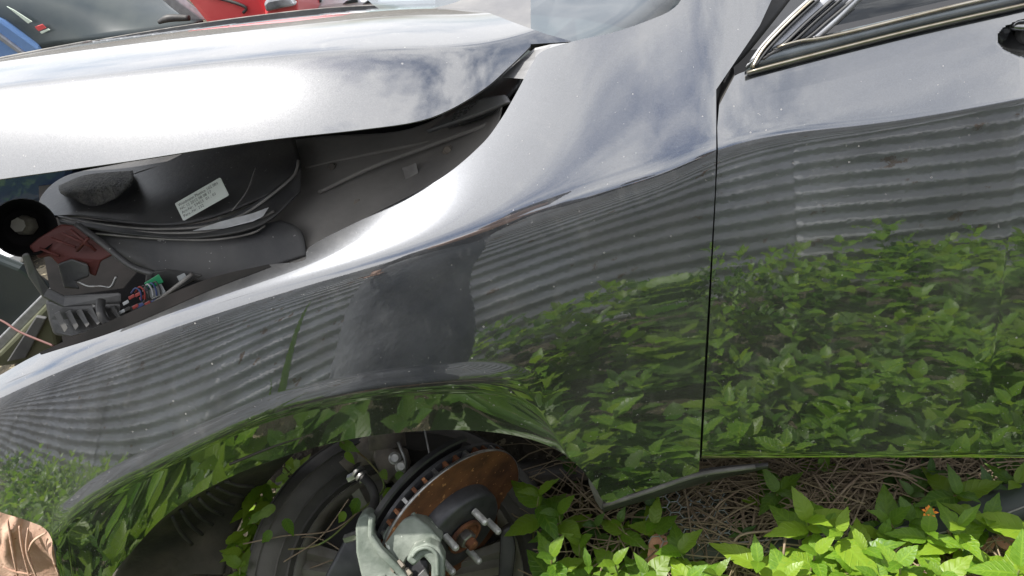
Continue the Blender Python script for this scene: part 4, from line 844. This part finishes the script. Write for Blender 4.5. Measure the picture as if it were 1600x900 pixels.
# dead reddish leaves, lower right
LM['dead'] = [leafmesh('leaf', 1, .34, 'straw2', 0, 9, .6, .9)]; LM['dead'][0].materials[0] = mat('reddish_dead_leaf', (.42, .17, .10), .85, noise=(.5, .3, .2), scale=60)
for k, (px, py, lab_) in enumerate(((1500, 875, 'curled reddish dead leaf at lower right, left one of the pair by the bark'), (1548, 862, 'reddish dead leaf under the end of the rubber strip'), (1040, 838, 'orange-brown dead leaf hanging beside the star rosette'), (1215, 862, 'pale brown dead leaf at the foot of the tall pointed weed'), (1580, 862, 'dead leaf nearest the right edge below the rubber strip'))):
    P = PZ(px, py, .04); r0 = empty('dead_leaf', lab_, 'dead leaf', tuple(P)); leafobj(r0, (0, 0, 0), (math.cos(k*2.), math.sin(k*2.), .2), (0, .2, 1), .06, 'dead')
mb = MB()
for i in range(260):
    px = random.uniform(1180, 1640); py = random.uniform(850, 960); c = PZ(px, py, random.uniform(.0, .012)); a = random.uniform(0, 3.1); l_ = random.uniform(.006, .022)
    mb.add(*boxV(c, (math.cos(a)*l_, math.sin(a)*l_, random.uniform(-.003, .003)), (-math.sin(a)*l_*.4, math.cos(a)*l_*.4, 0), (0, 0, .002)))
tag(obj('bark_litter', mb.V, mb.F, mat('pinkish_bark', (.36, .22, .16), .9, noise=(.5, .38, .3), scale=30)), 'broken pinkish bark litter on the sunlit ground', 'litter', kind='stuff')
# ------------------------------------------------------------------ crumpled sacking, lower left
rows = []
for j, (y0, y1) in enumerate(((.06, 0), (.03, 0), (.005, 0), (-.02, 0), (-.045, 0))):
    rows.append([PY(x, 780+j*52+(x*.28 if j == 0 else x*.1), y0) for x in (-90, -40, 10, 60, 110, 150)])
V, F = patch(rows, 90, 70); V = np.array(V)
for i in range(len(V)):
    x, y, z = V[i]; w = math.sin(x*60+math.sin(z*22)*2.2)
    V[i][1] -= .012*max(0, w)**4+.006*math.sin(x*23+z*31); V[i][2] += .004*math.sin(x*110+z*40)
sack = tag(obj('crumpled_sacking', V, F, M['cloth'], None, True, solid=.006), 'wrinkled pinkish-brown sacking at the lower left under the fender tip', 'sacking')
for pts in (((12, 812), (18, 850), (28, 905)), ((30, 822), (34, 850), (40, 880), (48, 905)), ((44, 825), (42, 860), (58, 905)), ((72, 832), (52, 846), (44, 862)), ((84, 835), (82, 865), (92, 900)), ((5, 885), (20, 892), (50, 898))):
    obj('fold', *sweep([PY(x, y, .03-(y-812)*.0006) for x, y in pts], [.0016+.0012*(q_ % 2) for q_ in range(len(pts))], 8, 20), M['cloth'], sack, True)
# ------------------------------------------------------------------ ground cover behind the viewpoint (mirrored in the car) : leaves nobody could count
def leafcloud(name, spec, m, label):
    base = [(0, 0, 0), (.35, -.27, .06), (.7, -.2, .04), (1, 0, -.12), (.7, .2, .04), (.35, .27, .06), (.45, 0, 0)]
    Fc = [(0, 1, 6), (1, 2, 6), (2, 3, 6), (3, 4, 6), (4, 5, 6), (5, 0, 6)]; uvb = [(0, 0), (-.5, .35), (-.4, .7), (0, 1), (.4, .7), (.5, .35), (0, .45)]
    B = np.array(base); V = []; F = []
    n = len(spec)
    for q, (p, d, u, s) in enumerate(spec):
        d = np.array(d); d /= np.linalg.norm(d); u = np.array(u, float); t = np.cross(u, d); t /= np.linalg.norm(t)+1e-9; u = np.cross(d, t)
        W_ = np.array(p)+s*(B[:, :1]*d+B[:, 1:2]*t+B[:, 2:3]*u); V.append(W_); F += [tuple(i+q*7 for i in f) for f in Fc]
    o = obj(name, np.concatenate(V), F, M[m], None, True); me = o.data; ul = me.uv_layers.new(name='UVMap')
    vi = np.zeros(len(me.loops), int); me.loops.foreach_get('vertex_index', vi); uvs = np.array(uvb)[vi % 7].astype(np.float32); ul.data.foreach_set('uv', uvs.reshape(-1))
    return tag(o, label, 'weeds', kind='stuff')
def cloud_specs(N, fx, hfun, sz):
    S = []
    while len(S) < N:
        # a sprig: several leaves in pairs round one stem tip
        x, y = fx(); h = hfun(x, y)*random.uniform(.35, 1.0); a = random.uniform(0, 6.28)
        for i in range(3):
            el = .9-.4*i+random.uniform(-.2, .2)
            for s in (0, math.pi):
                w = a+s+random.uniform(-.3, .3); S.append(((x, y, h-.02*i), (math.cos(w)*math.cos(el), math.sin(w)*math.cos(el), math.sin(el)), (random.uniform(-.2, .2), random.uniform(-.2, .2), 1), sz*random.uniform(.7, 1.25)*(.6+.2*i)))
            a += 1.57
    return S
def inperson(x, y): return (abs(x+.58) < .38 and abs(y+1.12) < .34)
def proj(x, y, z):
    v = R3.T @ (np.array([x, y, z])-EYE); return 800+FPX*v[0]/-v[2], 450-FPX*v[1]/-v[2]
def fx2():
    while True:
        x, y = fx1()
        if not (-.75 < x < -.25 and y > -.85): return x, y
def fx1():
    while True:
        x = random.uniform(-3.6, 2.4); y = random.uniform(-1.95, -.06)
        if random.random() < .25: y = random.uniform(-.7, -.06)
        if inperson(x, y): continue
        h = hf(x, y)*1.15+.03
        if y > -.75:
            a, b = proj(x, y, h)
            if -40 < a < 1640 and b < 945: continue
        return x, y
hf = lambda x, y: .05+.20*min(1, max(0, (-y-.1)/1.0))
leafcloud('weed_bank', cloud_specs(8000, fx1, hf, .09), 'leafd', 'bank of dark green weeds between the car and the zinc fence')
leafcloud('mid_green_weeds', cloud_specs(3600, fx2, lambda x, y: hf(x, y)*1.2, .09), 'leaf', 'mid green weeds mixed through the dark bank')
leafcloud('young_weeds', cloud_specs(3900, fx2, lambda x, y: hf(x, y)*1.4, .085), 'leafy', 'yellow-green young weeds on top of the bank by the fence')  # paler leaves also colour in the sunlit top of the bank
gb = empty('tall_grass', 'tuft of long yellow-green grass blades by the fender, mirrored as a bright streak', 'grass tuft', (-.95, -.98, 0))
for k, (h_, dx, w_) in enumerate(((.82, .03, .021), (.55, -.06, .012), (.48, .10, .010), (.38, -.12, .009))):
    P_ = [np.array([dx*(i/8)**2+.012*math.sin(i*.9), .02*(i/8), h_*(i/8)-.03*(i/8)**3]) for i in range(9)]
    obj('blade', *sweep(P_, [w_*q for q in (.5, .8, 1, 1.1, 1.1, 1, .8, .5, .08)], 6, 30, .2), M['leafy'], gb, True, local=True)
# ------------------------------------------------------------------ corrugated fence, the photographer
V = []; NX_ = 40; zs = np.linspace(0, 1.9, 290)
for z in zs:
    for i in range(2): V.append((-7+i*14, -2.1, z))
fe = empty('zinc_fence', 'corrugated zinc sheet fence with level ridges opposite the car', 'fence', (0, -2.1, 0))
for k in range(16):
    x0 = -14.7+k*1.4; V = []
    for z in zs:
        for c in range(13):
            x = x0+1.42*c/12; dn = .010*math.sin(x*3.1+z*2.3+k)*math.sin(z*5+x*1.7)+.006*math.sin(x*9+k*2)*math.sin(z*3+k)
            V.append((x, -2.1+(.0095+.003*math.sin(x*2+k))*math.sin(2*math.pi*z/.080+.25*math.sin(k*2.1)+dn*25)+dn+(.003 if k % 2 else 0), z+.003*math.sin(k*3)))
    obj('zinc_sheet', V, gridF(13, len(zs)), M['fence'], fe, True)
    obj('fence_post', *boxV((x0, -2.17, .95), (.04, 0, 0), (0, .04, 0), (0, 0, .97)), M['post'], fe)
per = empty('person', 'person in dark clothes leaning over the weeds with a phone, mirrored in the fender', 'person', (-.55, -1.15, 0))
def skin(name, nodes, edges, m, parent, sub=2):
    me = bpy.data.meshes.new(name); me.from_pydata([n[:3] for n in nodes], edges, []); o = bpy.data.objects.new(name, me); COL.objects.link(o)
    md = o.modifiers.new('skin', 'SKIN'); md.use_smooth_shade = True
    for i, n in enumerate(nodes):
        r_ = n[3]; me.skin_vertices[0].data[i].radius = (r_, r_*.85)
    me.skin_vertices[0].data[0].use_root = True
    s = o.modifiers.new('s', 'SUBSURF'); s.levels = sub; s.render_levels = sub; me.materials.append(m)
    o.parent = parent; w = Vector((0, 0, 0)); p = parent
    while p: w += p.location; p = p.parent
    o.location = -w; return o
bodyN = [(-.55, -1.17, .92, .12), (-.54, -1.12, 1.10, .12), (-.52, -1.05, 1.28, .14), (-.51, -1.02, 1.40, .10), (-.50, -1.00, 1.46, .05), (-.49, -.98, 1.53, .075), (-.48, -.97, 1.62, .09), (-.475, -.97, 1.69, .06),
         (-.34, -1.03, 1.38, .055), (-.20, -1.06, 1.22, .042), (-.06, -.98, 1.28, .032), (-.02, -.93, 1.29, .025),
         (-.68, -1.05, 1.38, .055), (-.74, -1.12, 1.14, .042), (-.70, -1.02, .96, .032), (-.68, -.98, .90, .025),
         (-.52, -1.17, .86, .09), (-.54, -1.12, .50, .06), (-.54, -1.14, .10, .04), (-.53, -1.08, .04, .035), (-.64, -1.17, .86, .09), (-.66, -1.12, .50, .06), (-.66, -1.14, .10, .04), (-.68, -1.08, .04, .035)]
bodyE = [(0, 1), (1, 2), (2, 3), (3, 4), (4, 5), (5, 6), (6, 7), (3, 8), (8, 9), (9, 10), (10, 11), (3, 12), (12, 13), (13, 14), (14, 15), (0, 16), (16, 17), (17, 18), (18, 19), (0, 20), (20, 21), (21, 22), (22, 23)]
skin('body', bodyN, bodyE, M['skin'], per)
skin('shirt', [(-.55, -1.17, .94, .145), (-.54, -1.12, 1.10, .14), (-.52, -1.05, 1.28, .155), (-.51, -1.02, 1.39, .12), (-.34, -1.03, 1.38, .07), (-.20, -1.06, 1.22, .056), (-.08, -.99, 1.275, .044), (-.68, -1.05, 1.38, .07), (-.74, -1.12, 1.14, .056), (-.70, -1.03, .98, .046)], [(0, 1), (1, 2), (2, 3), (3, 4), (4, 5), (5, 6), (3, 7), (7, 8), (8, 9)], M['shirt'], per)
skin('long_coat', [(-.54, -1.13, 1.18, .17), (-.59, -1.16, .98, .20), (-.55, -1.15, .80, .235), (-.60, -1.14, .62, .235), (-.56, -1.13, .42, .28), (-.60, -1.12, .14, .31)], [(0, 1), (1, 2), (2, 3), (3, 4), (4, 5)], M['coat'], per)
skin('hair', [(-.48, -.99, 1.66, .095), (-.475, -.975, 1.70, .075), (-.49, -1.03, 1.60, .07)], [(0, 1), (0, 2)], M['hair'], per)
FW = [(-.02, -.93, 1.29), (-.68, -.98, .90)]
for hx, hy, hz_ in FW:
    for k in range(5):
        a = (-.03+.015*k); ln = (.045, .07, .078, .07, .055)[k]
        if k == 0: pts = [(hx+a, hy, hz_, .012), (hx+a-.02, hy+.02, hz_+.015, .010), (hx+a-.02, hy+.045, hz_+.02, .008)]
        else: pts = [(hx+a, hy, hz_, .010), (hx+a, hy+ln*.5, hz_-.006, .009), (hx+a, hy+ln*.8, hz_-.02, .008), (hx+a, hy+ln*.75, hz_-.035, .007)]
        if hx > -.1: pts = [(p[0]-.03, p[1]-.01 if p[1] < -.9 else -.90, p[2], p[3]) for p in pts]
        skin('finger', pts, [(i, i+1) for i in range(len(pts)-1)], M['skin'], per, 1)
ph = Vector(EYE)+Vector(R3[:, 2])*.022
phone = tag(obj('phone', *boxV(ph+Vector(R3[:, 0])*-.05+Vector(R3[:, 1])*-.022, R3[:, 0]*.075, R3[:, 1]*.036, R3[:, 2]*.004), M['black'], None, bevel=.003), 'black phone held out by the person, mirrored in the car paint', 'phone')
# ------------------------------------------------------------------ other cars beyond
def block(name, pts, y, ydepth, m, parent, bev=.02, drop=0):
    """solid with its near face through the pixels, running back ydepth"""
    A = [PY(px, py, y if len(p_) == 0 else p_[0]) for px, py, *p_ in pts]; n = len(A); Bk = [a+np.array([.0, ydepth, drop]) for a in A]
    F = [tuple(range(n)), tuple(range(2*n-1, n-1, -1))]+[(i, i+n, (i+1) % n+n, (i+1) % n) for i in range(n)]
    return obj(name, A+Bk, F, m, parent, bevel=bev)
bc = empty('blue_car', 'pale blue parked car with dark windscreen beyond the bonnet at upper left', 'car', (-2.2, 2.6, 0))
block('body', [(-120, -30), (0, 28), (64, 74), (80, 110), (60, 260), (-300, 260), (-300, -40)], 2.35, .5, M['blue_car'], bc, .02, -.35)
block('fender_line', [(-20, 40), (38, 84), (34, 88), (-24, 46)], 2.335, .02, M['silver'], bc, .004)
ws = obj('windscreen', *patch([[PY(-100, -80, 2.7), PY(150, -60, 2.8), PY(250, -30, 2.8)], [PY(-60, -10, 2.4), PY(120, -4, 2.5), PY(272, 10, 2.6)], [PY(20, 90, 2.37), PY(180, 60, 2.36), PY(318, 34, 2.45)]], 20, 16), M['dark_car'], bc, True, solid=.01)
block('windscreen_pillar', [(228, -20), (250, -20), (320, 32), (296, 36)], 2.46, .05, M['silver'], bc, .006)
wp = [PY(x, y, 2.3) for x, y in ((246, 36), (258, 30), (275, 26), (296, 26), (297, 33), (262, 40))]
obj('wiper_cowl', *sweep([PY(248, 35, 2.3), PY(262, 29, 2.3), (PY(296, 28, 2.3))], [.008, .016, .012], 8, 12), M['black'], bc, True)
stk = block('windscreen_sticker', [(10, 10), (22, 16), (50, 34), (44, 37)], 2.36, .005, M['sticker_white'], bc, .001)
block('red_sticker', [(54, 42), (66, 38), (72, 44), (60, 49)], 2.36, .005, M['sticker_red'], bc, .001)
block('white_sticker', [(62, 50), (75, 45), (78, 47), (65, 53)], 2.36, .005, M['sticker_white'], bc, .001)
rc_ = empty('red_car', 'faded red parked car with clear headlamp behind the bonnet', 'car', (-.9, 2.5, 0))
block('bonnet', [(262, -30), (300, 12), (316, 32), (390, 120), (480, 120), (415, -2), (400, -30)], 2.1, 1.2, M['red_car'], rc_, .03)
block('wing', [(400, -12), (418, -1), (412, 22), (430, 60), (470, 60), (462, -15)], 2.06, .5, M['red_car'], rc_, .02)
block('headlamp', [(411, 6), (416, 0), (440, -5), (452, -4), (462, 10), (440, 14), (415, 20)], 2.03, .1, M['lamp_glass'], rc_, .01)
obj('bonnet_seam', *sweep([PY(320, -8, 2.09), PY(372, 6, 2.09), PY(385, 13, 2.09), PY(380, 20, 2.09)], .006, 6, 20), M['black'], rc_, True)
wc = empty('white_car', 'white parked car showing as a sliver above the bonnet', 'car', (-.4, 2.9, 0))
block('body', [(456, 10), (480, 2), (520, -6), (560, -8), (760, -14), (760, 120), (470, 120)], 2.4, 1.0, M['white_car'], wc, .03)
for x in (478, 535, 566): block('window', [(x, 7), (x+8, 1), (x+22, -4), (x+24, 4)], 2.39, .03, M['dark_car'], wc, .003)
dk = empty('dark_green_car', 'dark green car panel with pale rubber strip beyond the missing headlamp', 'car', (-1.6, .9, 0))
block('window_glass', [(-80, 440), (-20, 400), (30, 420), (80, 455), (75, 470), (0, 560), (-80, 600)], .75, .03, M['dark_car'], dk, .01)
block('bonnet', [(-90, 268), (0, 262), (120, 240), (110, 300), (40, 330), (-90, 340)], .85, .4, mat('dark_blue_paint', (.03, .05, .10), .3, .3, coat=1), dk, .02)
block('rubber_strip', [(70, 456), (80, 456), (78, 470), (4, 545), (-20, 560), (-20, 546)], .74, .02, M['silver'], dk, .004)
block('sill_panel', [(78, 470), (90, 540), (50, 580), (-60, 640), (-60, 600), (0, 550)], .72, .4, mat('olive_panel', (.06, .065, .035), .5, noise=(.09, .09, .06), scale=8), dk, .01)
block('grey_panel', [(56, 495), (72, 498), (40, 560), (10, 566)], .71, .01, M['dash'], dk, .003)
wc2 = empty('silver_car', 'silver car bumper corner glimpsed at the left edge below the bonnet', 'car', (-2.0, 1.4, 0))
block('bumper', [(-60, 430), (0, 404), (32, 392), (38, 398), (36, 410), (0, 430), (-60, 450)], 1.2, .3, M['white_car'], wc2, .01)
block('wheel_arch', [(-40, 400), (-10, 385), (12, 384), (20, 392), (0, 402), (-40, 420)], 1.6, .3, M['blue_car'], wc2, .01)
tag(obj('thin_wire', *sweep([PY(-60, 482, .30), PY(0, 500, .25), PY(30, 518, .2), PY(85, 541, .14)], .0022, 6, 30), M['brown_wire'], None, True), 'thin reddish wire stretched from the left edge to the fender tip', 'wire')
